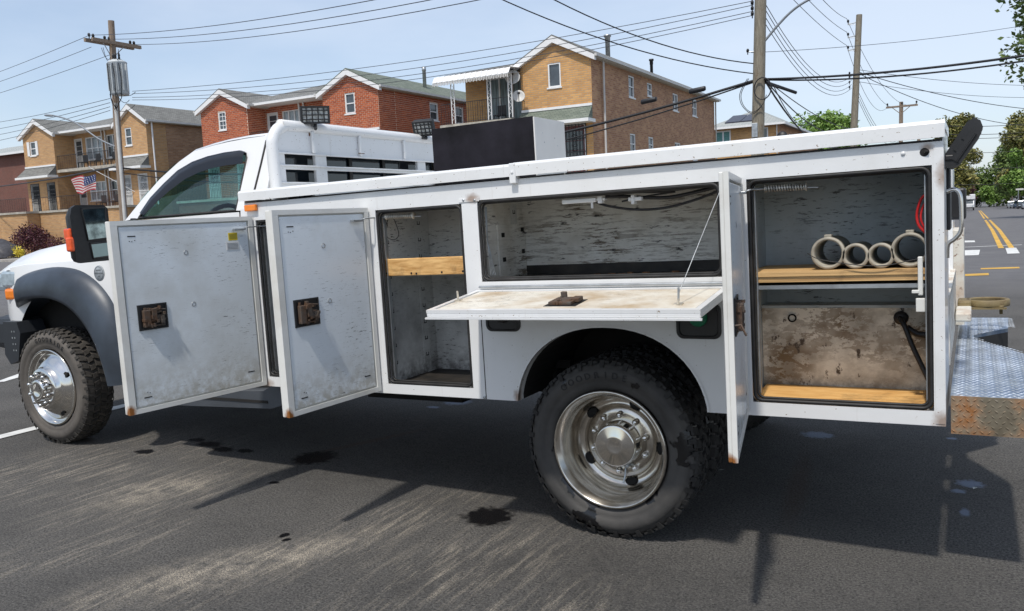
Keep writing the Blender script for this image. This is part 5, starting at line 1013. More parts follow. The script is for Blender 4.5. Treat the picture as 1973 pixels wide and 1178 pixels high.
# labels on door one
b=MB(); b.box(.10,.155,-.0037,-.0025,1.425,1.465,M1); o=b.build('yellow_label',yel,d1); b=MB(); [b.box(.105,.15,-.0036,-.0024,z,z+.0016,M1) for z in (1.433,1.439,1.445,1.451,1.457)]; b.v=[tuple(Vector(v)+Vector((.0006,0,0))) for v in b.v]; b.build('label_line',inkm,o,kind='stuff')
b=MB(); b.box(.095,.172,-.0037,-.0026,1.375,1.42,M1); o=b.build('white_label',wlab,d1); b=MB(); [b.box(.10,.165,-.0036,-.0024,z,z+.0014,M1) for z in (1.381,1.388,1.395,1.402,1.409)]; b.v=[tuple(Vector(v)+Vector((.0006,0,0))) for v in b.v]; b.build('label_line',inkm,o,kind='stuff')
# stays: bracket, rod, spring
for Mx,x0,z,par in ((M1,-1.985,1.488,d1),(M2,-1.19,1.490,d2),(M4,.64,1.495,d4)):
    b=MB(); b.cbox(.06,.13,.0,.02,z-.012,z-.002,.002,Mx); b.build('stay_bracket',steel,par)
    p=Mx@Vector((.06,.012,z-.004)); b=MB(); e=Vector((x0+.16,.05,z+.004)); b.tube(smoothpath([p,p+Vector((.02,.0,.006)),(x0+.03,.02,z+.004),e],4),.0038,6); b.tube([e,(x0+.26,.055,z-.004)],.003,6); b.build('stay_rod',steel,tk)
    b=MB(); b.tube(helix((x0+.07,.03,z+.004),(x0+.215,.052,z+.002),.0105,15),.0032,6); b.lathe([(0,-.002),(.015,-.002),(.015,.002),(0,.002)],10,(x0+.07,.03,z+.004),'x'); b.lathe([(0,-.002),(.018,-.002),(.018,.002),(0,.002)],10,(x0+.218,.052,z+.002),'x'); b.build('stay_spring',spring,tk)
# ---- drop-down flap
Fx0,Fx1=-.60,.572; fy=-.425; fz0,fz1=1.128,1.085
fh=Vector((0,-.012,fz0)); ft=Vector((0,fy,fz1)); d=(ft-fh); fl_=d.length; d.normalize(); nn=Vector((0,-d.z,d.y)); nn=nn if nn.z>0 else -nn
MF=Matrix(((1,0,0,0),(0,d.y,nn.y,fh.y),(0,d.z,nn.z,fh.z),(0,0,0,1)))
b=MB(); b.cbox(Fx0,Fx1,0,fl_,-.032,-.014,.004,MF); b.box(Fx0,Fx1,0,.022,-.0145,.0,MF); b.box(Fx0,Fx1,fl_-.026,fl_,-.0145,.0,MF); b.box(Fx0,Fx0+.024,.022,fl_-.026,-.0144,-.0002,MF); b.box(Fx1-.024,Fx1,.022,fl_-.026,-.0144,-.0002,MF)
b.box(Fx0-.004,Fx1+.006,fl_,fl_+.010,-.038,-.031,MF); flap=b.build('drop_down_door',bwhite,tk)
b=MB(); b.cbox(Fx0+.030,Fx1-.030,.028,fl_-.032,-.015,-.003,.002,MF); b.build('door_liner',flapm,flap)
b=MB(); b.box(-.085,.055,fl_-.20,fl_-.075,-.0028,-.0015,MF); lp=b.build('latch_pocket',blackm,flap)
b=MB(); b.cbox(-.07,.03,fl_-.19,fl_-.09,-.002,.012,.003,MF); b.cbox(-.04,.02,fl_-.16,fl_-.10,.005,.014,.003,MF); b.cbox(-.055,-.03,fl_-.195,fl_-.18,.0,.034,.003,MF); b.cbox(.01,.045,fl_-.18,fl_-.13,.0,.018,.003,MF)
for _ in range(10):
    x=random.uniform(-.07,.04); y=fl_-random.uniform(.09,.19); b.cbox(x-.005,x+.005,y-.005,y+.005,.0,random.uniform(.008,.020),.001,MF)
b.build('latch',rust,lp)
b=MB(); b.tube([(.545,.02,1.52),MF@Vector((.465,fl_-.105,.04))],.0017,5); b.tube([MF@Vector((.465,fl_-.105,.06)),MF@Vector((.463,fl_-.10,.012))],.0045,6); b.build('stay_cable',steel,tk)
b=MB(); b.tube([MF@Vector((.463,fl_-.10,.02)),MF@Vector((.46,fl_-.10,-.001))],.005,6); b.box(.445,.478,fl_-.115,fl_-.085,-.0028,.001,MF); b.tube([MF@Vector((-.565,fl_-.20,0)),MF@Vector((-.565,fl_-.20,.04))],.005,6); b.box(-.58,-.55,fl_-.215,fl_-.185,-.0028,.001,MF); b.build('eye_bolt',spring,flap)
b=MB(); b.tube([(-.585,-.012,1.142),(.56,-.012,1.142)],.006,6); b.build('piano_hinge',steel,tk)
b=MB(); b.tube([(.735,-.66,1.06),(.77,-.66,1.065),(.785,-.655,1.03)],.004,5); b.build('latch_rod',rust,tk)
# ---- wheels
def tyre_mesh(b,r=.405,w=.215,lug=True):
    prof=[(.262,.035),(.272,.014),(.285,.004),(.30,.0),(.315,.0),(.318,-.003),(.345,-.005),(.362,-.002),(.365,.002),(.378,.008),(.390,.022),(.3935,.04),(.3945,w/2),(.3935,w-.04),(.390,w-.022),(.378,w-.008),(.345,w+.004),(.30,w),(.272,w-.014),(.262,w-.03)]
    b.lathe(prof,72)
def tread(b,w=.215,seed=1,r0=.391,r1=.4065):
    rd=random.Random(seed); n=44
    for k in range(n):
        for row,(y0,y1,sk) in enumerate(((.010,.058,.0),(.064,.104,.5),(w-.104,w-.064,.0),(w-.058,w-.010,.5))):
            a=2*PI*(k+sk)/n; half=PI/n*(.70 if row in (0,3) else .64); tw=.012*(1 if row%2 else -1); j=rd.uniform(-.003,.003)
            m=Matrix.Rotation(-a,4,'Y'); c=.388 if row in (0,3) else r0
            p=[]
            hl=half*r0
            sh=-.016 if row==0 else 0; sh2=-.016 if row==3 else 0
            q=[(c,y0,-hl),(c,y1,-hl+tw),(c,y1,hl+tw),(c,y0,hl+j),(r1+sh*.5,y0+.003,-hl*.9),(r1+sh2*.5,y1-.003,-hl*.9+tw),(r1+sh2*.5,y1-.003,hl*.85+tw),(r1+sh*.5,y0+.003,hl*.85)]
            b.add([m@Vector(v) for v in q],[(4,5,6,7),(0,1,5,4),(1,2,6,5),(2,3,7,6),(3,0,4,7)])
        a=2*PI*(k+.25)/n; m=Matrix.Rotation(-a,4,'Y')  # shoulder lugs reaching down the sidewall
        for yy,sg in ((.004,1),(w-.004,-1)):
            L_=.024 if k%2 else .014; q=[(.395-L_,yy-sg*.001,-.011),(.395-L_,yy-sg*.001,.009),(.402,yy+sg*.014,.011),(.402,yy+sg*.014,-.013),(.395-L_,yy-sg*.006,-.010),(.395-L_,yy-sg*.006,.008),(.402,yy+sg*.008,.010),(.402,yy+sg*.008,-.012)]
            b.add([m@Vector(v) for v in q],[(0,1,2,3),(7,6,5,4),(0,4,5,1),(1,5,6,2),(2,6,7,3),(3,7,4,0)])
def text_ring(par,body,r,size,a_mid,step,mat,y=-.0065,name='sidewall_letter'):
    for i,ch in enumerate(body):
        if ch==' ': continue
        cu=bpy.data.curves.new('t','FONT'); cu.body=ch; cu.size=size; cu.align_x='CENTER'; cu.extrude=.0012; cu.resolution_u=2; ob=bpy.data.objects.new('t',cu)
        me=bpy.data.meshes.new_from_object(ob); bpy.data.objects.remove(ob)
        a=a_mid-(i-(len(body)-1)/2)*step  # angle ccw from +X seen from -Y
        P_=Matrix.Translation((r*math.cos(a),y,r*math.sin(a)))@Matrix.Rotation(-(a-PI/2),4,'Y')@Matrix.Rotation(PI/2,4,'X')
        me.transform(P_); me.materials.clear(); me.materials.append(mat); o=bpy.data.objects.new(name,me); C.objects.link(o); o.parent=par
def wheel(pos,kind,label=None,rot=0,simple=False,flip=False,letters=True):
    rub,trd=(rubR,treadR) if kind!='front' else (rubF,treadF)
    b=MB()
    if kind=='front': b.lathe([(.268,.012),(.268,.002),(.262,-.004),(.252,.004),(.245,.024),(.236,.034),(.222,.030),(.20,.012),(.178,-.006),(.160,-.018),(.150,-.021),(.145,-.05),(.140,-.056),(.10,-.058),(.072,-.056)],64)
    else: b.lathe([(.268,.012),(.268,.002),(.262,-.005),(.254,.0),(.247,.018),(.240,.024),(.236,.05),(.226,.066),(.221,.075),(.219,.13),(.212,.150),(.195,.162),(.172,.166),(.168,.158),(.160,.152),(.11,.150)],64)
    wh=b.build('wheel',chrome if kind=='front' else chromed,tk,label); wh.location=pos
    if flip: wh.rotation_euler=(0,rot,PI)
    else: wh.rotation_euler=(0,rot,0)
    b=MB(); tyre_mesh(b); b.build('tyre',rub,wh)
    b=MB(); tread(b); b.build('tread',trd,wh,kind='stuff')
    if simple: 
        b=MB(); b.lathe([(.265,.17),(.2,.16),(0,.16)],32); b.build('rim_back',dark,wh); return wh
    b=MB(); b.lathe([(.262,.2),(.24,.19),(0,.185)],32); b.build('brake_disc',dark,wh)
    if kind=='front':
        b=MB(); b.lathe([(.072,-.05),(.072,-.088),(.066,-.096),(.045,-.098),(.040,-.094),(0,-.093)],32); b.build('hub_cap',chrome,wh)
        for k in range(10):
            a=2*PI*k/10; b=MB(); b.lathe([(0,-.098),(.008,-.096),(.0135,-.088),(.0145,-.056)],10,(.109*math.cos(a),0,.109*math.sin(a))); b.build('lug_nut',chrome,wh)
        for k in range(4):
            a=PI/4+2*PI*k/4; b=MB(); m=Matrix.Translation((.199*math.cos(a),.0105,.199*math.sin(a))); b.lathe([(0,-.004),(.018,-.006),(.022,-.0)],16); b.v=[tuple(m@(Matrix.Rotation(0,4,'Y')@Vector(v))) for v in b.v]; b.build('hand_hole',dark,wh)
    else:
        b=MB(); b.lathe([(.110,.151),(.104,.146),(.100,.085),(.094,.072),(.088,.070),(.045,.0705),(.040,.068),(.03,.0705),(0,.071)],40); b.build('hub_cap',chrome,wh)
        b=MB(); b.lathe([(.103,.150),(.106,.146),(.160,.1475),(.163,.152)],48); b.build('hub_plate',chromed,wh)
        for k in range(10):
            a=2*PI*(k+.4)/10; b=MB(); b.lathe([(0,.112),(.008,.114),(.0145,.122),(.0155,.148)],10,(.131*math.cos(a),0,.131*math.sin(a))); b.build('lug_nut',chrome,wh)
        for k in range(5):
            a=R(-78)+2*PI*k/5; b=MB(); ca,sa=math.cos(a),math.sin(a); vs=[]
            for t in range(20):
                u=math.cos(2*PI*t/20)*.015; v_=math.sin(2*PI*t/20)*.028; rr=.186+u; vs.append((rr*ca-v_*sa,.1575-max(0,u)*.35,rr*sa+v_*ca))
            b.add(vs,[tuple(range(20))]); b.tube([Vector(v) for v in vs]+[Vector(vs[0])],.0022,5,False); b.build('hand_hole',dark,wh)
        b=MB(); b.tube([(.02,.15,-.10),(.022,.13,-.15),(.015,.12,-.185)],.005,6); b.build('valve_stem',steel,wh)
        b=MB(); b.lathe([(0,.110),(.010,.112),(.012,.148)],8,(-.03,0,-.101)); b.lathe([(0,.110),(.010,.112),(.012,.148)],8,(.035,0,-.102)); b.build('small_bolt',steel,wh)
    if letters:
        text_ring(wh,'GOODRIDE',.325,.042,R(98) if kind=='front' else R(100),R(7.4),cablem if kind=='front' else M('letter_rubber',(.015,.015,.015),.6))
    return wh
wheel((0,.033,.405),'rear','rear outer wheel with deep polished rim and wet patches on the tyre',rot=.0)
wheel((0,.30,.405),'rear',simple=True,letters=False)
fw=inv(-4.209,.107,.405); wheel(fw,'front','front wheel with domed chrome rim and brown dusty tyre',rot=.3)
wheel((0,1.86,.405),'rear',simple=True,letters=False); wheel((0,2.12,.405),'rear',simple=True,letters=False)
fw2=inv(-4.209,2.06,.405); wheel(fw2,'front',simple=True,letters=False)
# ---- cab and hood (lofted sections, mirrored about CY)
def sect(x,pts): return [(x,y,z) for y,z in pts]+[(x,2*CY-y,z) for y,z in reversed(pts)]
rows=[]
for x,ys,zf,zh,zc,yt in ((-5.02,.42,1.16,1.25,1.30,.62),(-4.98,.30,1.24,1.32,1.36,.52),(-4.86,.215,1.30,1.365,1.42,.45),(-4.70,.185,1.325,1.42,1.47,.38),(-4.45,.172,1.345,1.46,1.51,.34),(-4.1,.165,1.352,1.49,1.54,.33),(-3.8,.162,1.358,1.485,1.53,.37),(-3.50,.160,1.362,1.50,1.55,.36),(-3.2,.160,1.366,1.50,1.56,.35)):
    rows.append(sect(x,[(ys+.0,zf-.02),(ys+.004,zf-.004),(ys+.020,zf+.004),(ys+.06,zf+.03),(ys+.12,zh-.02),(yt+.1,zh+.005),(.8,zc-.01),(CY,zc)]))
b=MB(); b.grid(rows); b.build('hood',white,tk)
# fender side with wheel opening
b=MB(); 
outl=[(-4.98,1.16),(-4.98,1.24),(-4.86,1.30),(-4.70,1.325),(-4.45,1.345),(-4.1,1.352),(-3.8,1.358),(-3.50,1.362),(-3.44,1.364)]
def fy_(x): return .162 if x>-4.1 else .162+(.012*(-4.1-x)/.4 if x>-4.5 else .012+.9*max(0,(-4.55-x))**2*1.0)
N_=26; up=[];lo=[]
for i in range(N_+1):
    x=-4.98+(1.54)*i/N_; zt=1.0
    for (xa,za),(xb,zb) in zip(outl[1:],outl[2:]):
        if xa<=x<=xb+1e-6: zt=za+(zb-za)*(x-xa)/(xb-xa)
    dx=(x+4.10)/.60; zl=.56+.62*math.sqrt(max(0,1-dx*dx)) if abs(dx)<1 else (.70 if x<-4.6 else .56)
    up.append((x,fy_(x),zt-.006)); lo.append((x,fy_(x)-.0,min(zl,zt-.05)))
rws=[]
for k in range(7):
    t=k/6; rws.append([(u[0],u[1]-.012*math.sin(PI*(1-t)) ,l[2]+(u[2]-l[2])*t) for u,l in zip(up,lo)])
b.grid(rws); b.build('fender',white,tk)
b=MB(); b.box(-4.97,-4.9,.45,1.93,.70,1.28); b.box(-5.0,-4.95,.6,1.78,.85,1.22); b.build('grille',chrome,tk)
b=MB(); b.box(-4.9,-3.45,.35,2.03,.60,1.30); b.box(-3.40,-2.12,.30,2.05,.6,1.3); b.build('engine_bay',dark,tk)
# door lower skin and cab side
b=MB(); rws=[]
for z,y in ((.58,.19),(.70,.165),(.95,.158),(1.2,.160),(1.36,.168),(1.50,.178),(1.585,.185)):
    rws.append([(x,y,z) for x in (-3.425,-3.0,-2.6,-2.30)])
b.grid(rws); b.build('cab_door',white,tk)
b=MB(); b.grid([[(x,y,z) for x in (-2.29,-2.2,-2.13)] for z,y in ((.58,.19),(.70,.165),(.95,.158),(1.2,.160),(1.36,.168),(1.50,.178),(1.60,.187))]); b.build('cab_rear_quarter',white,tk)
b=MB(); b.tube([(-3.432,.158,.58),(-3.44,.154,.95),(-3.435,.158,1.36)],.0035,4); b.build('door_gap',rubberseal,tk)
def ty(z): return .185+max(0,z-1.585)*.36
def pl3(b,poly,thick=.035,fo=0.0,side=1):
    f=lambda q:(q.x,(ty(q.z)+fo+q.y) if side==1 else 2*CY-(ty(q.z)+fo+q.y),q.z)
    b.prism(poly,0,thick,'xz',f=f)
# window outline and frame ring
win=[(-3.20,1.600),(-3.12,1.70),(-3.02,1.785),(-2.90,1.86),(-2.78,1.905),(-2.64,1.928),(-2.50,1.937),(-2.38,1.938),(-2.335,1.925),(-2.32,1.90),(-2.325,1.80),(-2.33,1.595)]
outer=[(-3.33,1.590),(-3.20,1.72),(-3.07,1.835),(-2.93,1.925),(-2.80,1.985),(-2.64,2.005),(-2.50,2.015),(-2.34,2.02),(-2.16,2.02),(-2.11,1.99),(-2.105,1.80),(-2.105,1.585)]
for side in (1,-1):
    b=MB(); n=len(win)
    for off in (0,.035):
        f=lambda x,z:(x,ty(z)+off,z) if side==1 else (x,2*CY-ty(z)-off,z)
        b.add([f(*p) for p in outer]+[f(*p) for p in win],[(i,i+1,n+i+1,n+i) for i in range(n-1)])
    f0=lambda x,z,o:(x,ty(z)+o,z) if side==1 else (x,2*CY-ty(z)-o,z)
    b.add([f0(*p,0) for p in win]+[f0(*p,.035) for p in win],[(i,i+1,n+i+1,n+i) for i in range(n-1)])
    b.add([f0(*p,0) for p in outer]+[f0(*p,.035) for p in outer],[(i,i+1,n+i+1,n+i) for i in range(n-1)])
    b.build('cab_side_frame',white,tk)
    b=MB(); b.add([f0(*p,.018) for p in win],[tuple(range(n))]); b.build('side_window',cabglass,tk)
    b=MB(); pts=[f0(*p,.004) for p in win]; b.tube(pts+[pts[0]],.009,5,False); b.build('window_rubber',rubberseal,tk)
# vent visor
vis_t=[(-3.17,1.63),(-3.10,1.72),(-3.00,1.80),(-2.89,1.875),(-2.77,1.918),(-2.64,1.94),(-2.50,1.95),(-2.37,1.95),(-2.325,1.935)]
vis_b=[(-3.12,1.615),(-3.03,1.685),(-2.92,1.755),(-2.80,1.815),(-2.69,1.845),(-2.58,1.862),(-2.47,1.868),(-2.36,1.868),(-2.32,1.868)]
b=MB(); f=lambda x,z,o:(x,ty(z)-o,z); n=len(vis_t)
b.grid([[f(*p,.004) for p in vis_t],[f(*p,.022) for p in vis_t],[f((p[0]+q[0])/2,(p[1]+q[1])/2,.030) for p,q in zip(vis_t,vis_b)],[f(*p,.022) for p in vis_b]]); b.build('vent_visor',M('smoked_visor',(.008,.008,.010),.22,0,.1,8),tk)
# roof
rws=[]
for x,z,yy in ((-2.93,1.925,0),(-2.80,1.985,.0),(-2.64,2.008,0),(-2.5,2.02,0),(-2.34,2.025,0),(-2.20,2.022,0),(-2.15,1.995,0)):
    y0=ty(z); cr=.045 if x>-2.9 else .03
    rws.append(sect(x,[(y0,z),(y0+.02,z+.014),(y0+.10,z+cr*.6),(y0+.3,z+cr*.9),(CY,z+cr*1.05)]))
b=MB(); b.grid(rws); b.build('cab_roof',white,tk)
# windscreen
b=MB(); rws=[]
for x,z in ((-3.33,1.585),(-3.20,1.72),(-3.07,1.835),(-2.93,1.925)):
    rws.append(sect(x,[(ty(z),z),(ty(z)+.2,z+.012),(.8,z+.02),(CY,z+.022)]))
rws2=[[ (p[0]-.12*(1-abs((p[1]-CY)/1.0)**2),p[1],p[2]) for p in r] for r in rws]
b.grid(rws2); b.build('windscreen',cabglass,tk)
b=MB(); b.box(-3.5,-3.2,.25,2.13,1.44,1.50); b.build('cowl',blackm,tk)
# cab back with window
b=MB(); yb=-2.145
for a,c,dd_,e in ((.335,.36,1.0,1.99),(.20,.335,1.0,1.58),(2.02,2.045,1.0,1.99),(.36,2.02,1.0,1.60),(.36,2.02,1.93,2.0)): b.box(yb-.02,yb,a,c,dd_,e)
b.build('cab_back',white,tk); b=MB(); b.box(yb-.012,yb-.006,.36,2.02,1.60,1.93); b.build('rear_window',M('dark_rear_glass',(.012,.018,.024),.05,0,.2,3,spec=.8),tk); b=MB(); b.tube([(yb+.004,.37,1.61),(yb+.004,.42,1.92),(yb+.004,1.96,1.92),(yb+.004,2.01,1.61),(yb+.004,.37,1.61)],.010,5,False); b.box(yb,yb+.008,1.0,1.03,1.67,1.92); b.box(yb,yb+.008,1.35,1.38,1.67,1.92); b.build('window_rubber',rubberseal,tk)
b=MB(); b.tube([(-2.18,ty(1.99)-.001,1.99),(-2.19,ty(1.85)-.001,1.85),(-2.205,ty(1.7)-.001,1.70),(-2.215,ty(1.6)-.001,1.6)],.0065,5); b.build('body_gap',rubberseal,tk)
# interior
b=MB(); b.cbox(-3.3,-3.0,.3,2.08,1.30,1.56,.05); b.build('dashboard',seatm,tk)
for y in (.42,1.25):
    b=MB(); b.cbox(-2.45,-2.28,y,y+.6,1.1,1.74,.05); o=b.build('seat',seatm,tk); b=MB(); b.cbox(-2.42,-2.30,y+.17,y+.43,1.76,1.93,.04); b.build('headrest',seatm,o)
mw=Matrix.Translation((-3.02,.68,1.49))@Matrix.Rotation(R(-62),4,'Y'); b=MB(); b.tube([mw@Vector((.19*math.cos(t*PI/16),.19*math.sin(t*PI/16),0)) for t in range(33)],.016,8,False)
for t in (.5,2.6,4.7): b.tube([mw@Vector((0,0,0)),mw@Vector((.18*math.cos(t),.18*math.sin(t),0))],.014,6)
b.build('steering_wheel',blackm,tk)
b=MB(); b.tube(smoothpath([(-2.78,1.0,1.95),(-2.78,1.1,1.93),(-2.78,1.2,1.93)],3),.01,5); b.cbox(-2.80,-2.76,1.06,1.32,1.86,1.93,.015); b.build('rear_view_mirror',blackm,tk)
# roof beacon
b=MB(); b.lathe([(.075,2.0),(.075,2.04),(.062,2.058),(.03,2.068),(0,2.07)],20,(-2.80,.62,0),'z'); b.build('roof_marker_light',amber,tk)
# headlight, bumper, badge
b=MB(); b.cbox(-4.96,-4.76,.19,.50,1.155,1.285,.03); hl=b.build('headlight',lensc,tk); b=MB(); b.cbox(-4.74,-4.60,.163,.24,1.09,1.175,.02); b.build('turn_signal',amber,hl)
b=MB(); b.cbox(-4.77,-4.58,.168,.30,1.18,1.30,.02); b.build('headlight',lensc,tk)
b=MB(); b.cbox(-5.02,-4.62,.20,.5,.72,.96,.05); b.cbox(-5.1,-4.9,.3,2.1,.70,.96,.04); b.prism([(-4.70,.94),(-4.53,.94),(-4.50,.86),(-4.56,.66),(-4.66,.63),(-4.72,.70)],.11,.30,'xz'); o=b.build('bumper_end',M('bumper_plastic',(.02,.023,.028),.5),tk)
b=MB(); [b.lathe([(0,.108),(.007,.108)],10,(-4.60+dx*.03,0,.87-k*.045)) for k in range(4) for dx in (0,1)]; b.build('round_hole',steel,o,kind='stuff')
b=MB(); bx,bz=-3.60,1.262; b.lathe([(0,.150),(.050,.150),(.052,.153),(.052,.157)],26,(bx,0,bz)); o=b.build('round_badge',badge,tk); b=MB(); rd=random.Random(5)
for row,(w_,z) in enumerate(((.026,.020),(.040,.0),(.012,-.020))):
    x=-w_
    while x<w_: l=rd.uniform(.004,.010); b.box(bx+x,bx+x+l*.7,.1488,.1499,bz+z-.004,bz+z+.005); x+=l+.002
b.tube([(bx+.044*math.cos(t*PI/16),.1495,bz+.044*math.sin(t*PI/16)) for t in range(33)],.0012,4,False); b.build('badge_print',M('badge_ink',(.10,.11,.12),.6),o,kind='stuff')
# wheel flare (lofted)
inn=[(-4.74,.84),(-4.70,.93),(-4.60,1.02),(-4.45,1.075),(-4.28,1.105),(-4.08,1.105),(-3.90,1.065),(-3.76,.985),(-3.65,.87),(-3.58,.74),(-3.54,.62),(-3.52,.53)]
out_=[(-4.83,.93),(-4.80,1.06),(-4.68,1.18),(-4.50,1.255),(-4.28,1.30),(-4.04,1.315),(-3.80,1.285),(-3.62,1.20),(-3.49,1.07),(-3.415,.90),(-3.385,.72),(-3.375,.54)]
NF=len(inn); rws=[]
def fl_y(i,t):
    base=.163; fr=max(0,(-4.45-inn[i][0]))*.55   # wraps inward at the front
    return fr+{0:base+.02,1:.075,2:.062,3:.075,4:.115,5:.156}[t]
for t,k in ((0,0.0),(1,0.0),(2,.12),(3,.55),(4,.85),(5,1.02)):
    rws.append([(i_[0]+(o_[0]-i_[0])*k,fl_y(n,t),i_[1]+(o_[1]-i_[1])*k) for n,(i_,o_) in enumerate(zip(smoothpath([(p[0],0,p[1]) for p in inn],3),smoothpath([(p[0],0,p[1]) for p in out_],3))) for i_,o_ in (((i_.x,i_.z),(o_.x,o_.z)),)] if False else [])
II=[(p.x,p.z) for p in smoothpath([(p[0],0,p[1]) for p in inn],4)]; OO=[(p.x,p.z) for p in smoothpath([(p[0],0,p[1]) for p in out_],4)]
rws=[]
for yv,k in ((.30,-.02),(.10,0),(.066,.03),(.058,.14),(.066,.55),(.10,.86),(.150,1.0),(.168,1.01)):
    rws.append([(a[0]+(c[0]-a[0])*k,yv+max(0,(-4.42-a[0]))*.62,a[1]+(c[1]-a[1])*k) for a,c in zip(II,OO)])
b=MB(); b.grid(rws); e=[r[-1] for r in rws]; b.add(e,[tuple(range(len(e)))]); b.build('wheel_flare',flarem,tk)
b=MB(); n=len(II); b.add([(x,.10+max(0,(-4.42-x))*.62,z+.0) for x,z in II]+[(x,.80,z) for x,z in II],[(i,i+1,n+i+1,n+i) for i in range(n-1)]); b.box(-4.7,-3.5,.80,.82,.6,1.1); b.build('arch_liner',dark,tk)
# running board
b=MB(); b.prism([(-2.95,.47),(-2.92,.52),(-2.15,.555),(-2.05,.60),(-1.985,.60),(-1.965,.58),(-1.97,.49),(-2.1,.455),(-2.9,.43)],.10,.20,'xz'); o=b.build('running_board',M('step_plastic',(.055,.062,.072),.5),tk); b=MB(); b.box(-2.9,-2.12,.095,.1,.485,.500); b.build('step_groove',dark,o); b=MB(); b.box(-3.3,-2.0,.2,.6,.45,.56); b.build('step_bracket',dark,tk)
# ---- mirror
b=MB()
sec=lambda s,dx:[(-3.13-dx*.6,-.300+s,1.355+s*1.2),(-3.13-dx*.6,-.308+s,1.62-s*.2),(-3.13-dx*.6,-.295+s,1.665-s),(-3.13-dx*.6,-.27+s,1.682-s),(-3.13-dx*.6,-.09,1.682-s),(-3.13-dx*.6,-.065,1.66-s),(-3.13-dx*.6,-.065,1.37+s),(-3.13-dx*.6,-.09,1.35+s),(-3.13-dx*.6,-.275+s,1.345+s)]
b.grid([sec(0,0),sec(.002,.05),sec(.02,.13),sec(.05,.17),sec(.10,.18)],closed=True); b.add(sec(0,0),[tuple(range(9))]); b.add(sec(.10,.18),[tuple(range(9))]); mr=b.build('door_mirror',black2,tk)
b=MB(); g=[(-3.128,-.235,1.66),(-3.128,-.085,1.665),(-3.128,-.085,1.485),(-3.128,-.215,1.475)]; b.quad(*g); b.build('mirror_glass',mirrorm,mr)
b=MB(); b.box(-3.1275,-3.1265,-.23,-.09,1.475,1.665); 
b=MB(); b.tube([g[0],g[1],g[2],g[3],g[0]],.006,5,False); b.build('mirror_rim',blackm,mr)
b=MB(); g=[(-3.127,-.205,1.455),(-3.127,-.085,1.460),(-3.127,-.085,1.375),(-3.127,-.195,1.368)]; b.quad(*g); o=b.build('spot_mirror',mirrorc,mr); b=MB(); b.tube([g[0],g[1],g[2],g[3],g[0]],.006,5,False); b.build('mirror_rim',blackm,o)
b=MB(); b.cbox(-3.20,-3.14,-.318,-.29,1.485,1.55,.012); b.cbox(-3.185,-3.13,-.322,-.29,1.415,1.50,.014); b.build('side_marker',ambero,mr)
b=MB(); b.cbox(-3.28,-3.15,-.08,.16,1.36,1.40,.015); b.cbox(-3.28,-3.15,-.08,.2,1.48,1.515,.015); b.prism([(-3.42,1.37),(-3.10,1.37),(-3.12,1.55),(-3.2,1.60)],.135,.17,'xz'); b.build('mirror_arm',black2,mr)
# ---- headache rack
rk=MB(); X=-2.075; prof=[(.27,1.62),(.265,1.92),(.275,1.985),(.315,2.04),(.38,2.062),(.47,2.068),(1.93,2.068),(2.04,2.062),(2.11,2.04),(2.155,1.985),(2.165,1.92),(2.16,1.62)]
pts=smoothpath([(X,y,z) for y,z in prof],3); rk.tube(pts,.034,12); rkk=rk.build('headache_rack',bwhite,tk)
b=MB()
for z0,z1 in ((1.905,2.04),(1.815,1.838),(1.70,1.735),(1.60,1.64)): b.cbox(X-.01,X+.012,.27,2.14,z0,z1,.004)
for y0,y1 in ((.27,.345),(.60,.70),(1.66,1.76),(2.05,2.14)): b.cbox(X-.011,X+.013,y0,y1,1.62,1.92,.004)
b.build('rack_panel',bwhite,rkk)
b=MB(); b.cbox(X+.012,X+.024,.24,2.14,1.902,1.914,.003); b.cbox(X+.012,X+.024,.24,2.14,1.832,1.842,.003); b.cbox(X+.012,X+.024,.24,2.14,1.732,1.742,.003); b.build('rack_lip',bwhite,rkk)
for y in (.58,1.02,1.5): b=MB(); b.cbox(X+.012,X+.03,y-.012,y+.012,1.915,2.045,.003); b.build('gusset',bwhite,rkk)
b=MB(); b.lathe([(0,-.01),(.018,-.01),(.018,.012),(0,.012)],10,(X,.57,2.03)); b.box(X+.028,X+.03,.99,1.05,1.93,1.935); b.build('rust_spot',M('rust_brown',(.13,.06,.03),.8),rkk)
def flood(c,yaw_,pit_,w,h,dp):
    m=Matrix.Translation(c)@Matrix.Rotation(yaw_,4,'Z')@Matrix.Rotation(pit_,4,'Y')
    b=MB(); b.cbox(-dp,0,-w,w,-h,h,.012,m); b.cbox(-dp-.03,-dp+.01,-w*.6,w*.6,-h*.6,h*.6,.01,m); b.box(0,.010,-w,w,h-.012,h,m); b.box(0,.010,-w,w,-h,-h+.012,m); b.box(0,.010,-w,-w+.012,-h+.012,h-.012,m); b.box(0,.010,w-.012,w,-h+.012,h-.012,m); o=b.build('work_light',black2,tk)
    b=MB(); b.box(.0,.003,-w+.012,w-.012,-h+.012,h-.012,m); b.build('lamp_glass',M('lamp_reflector',(.60,.62,.60),.25,.1,.5,40),o)
    b=MB()
    for i in range(1,5): y=-w+2*w*i/5; b.box(.004,.012,y-.003,y+.003,-h+.01,h-.01,m)
    for i in range(1,4): z=-h+2*h*i/4; b.box(.0045,.0115,-w+.01,w-.01,z-.003,z+.003,m)
    b.build('wire_guard',black2,o,kind='stuff')
    b=MB(); b.tube([m@Vector((-dp/2,0,-h)),m@Vector((-dp/2,0,-h-.03)),(c[0]-.01,c[1],2.07)],.01,6); b.build('lamp_mount',black2,o)
flood((-2.0,.56,2.135),R(-42),R(8),.085,.052,.06)
flood((-2.02,1.70,2.135),R(-72),R(25),.075,.055,.06)
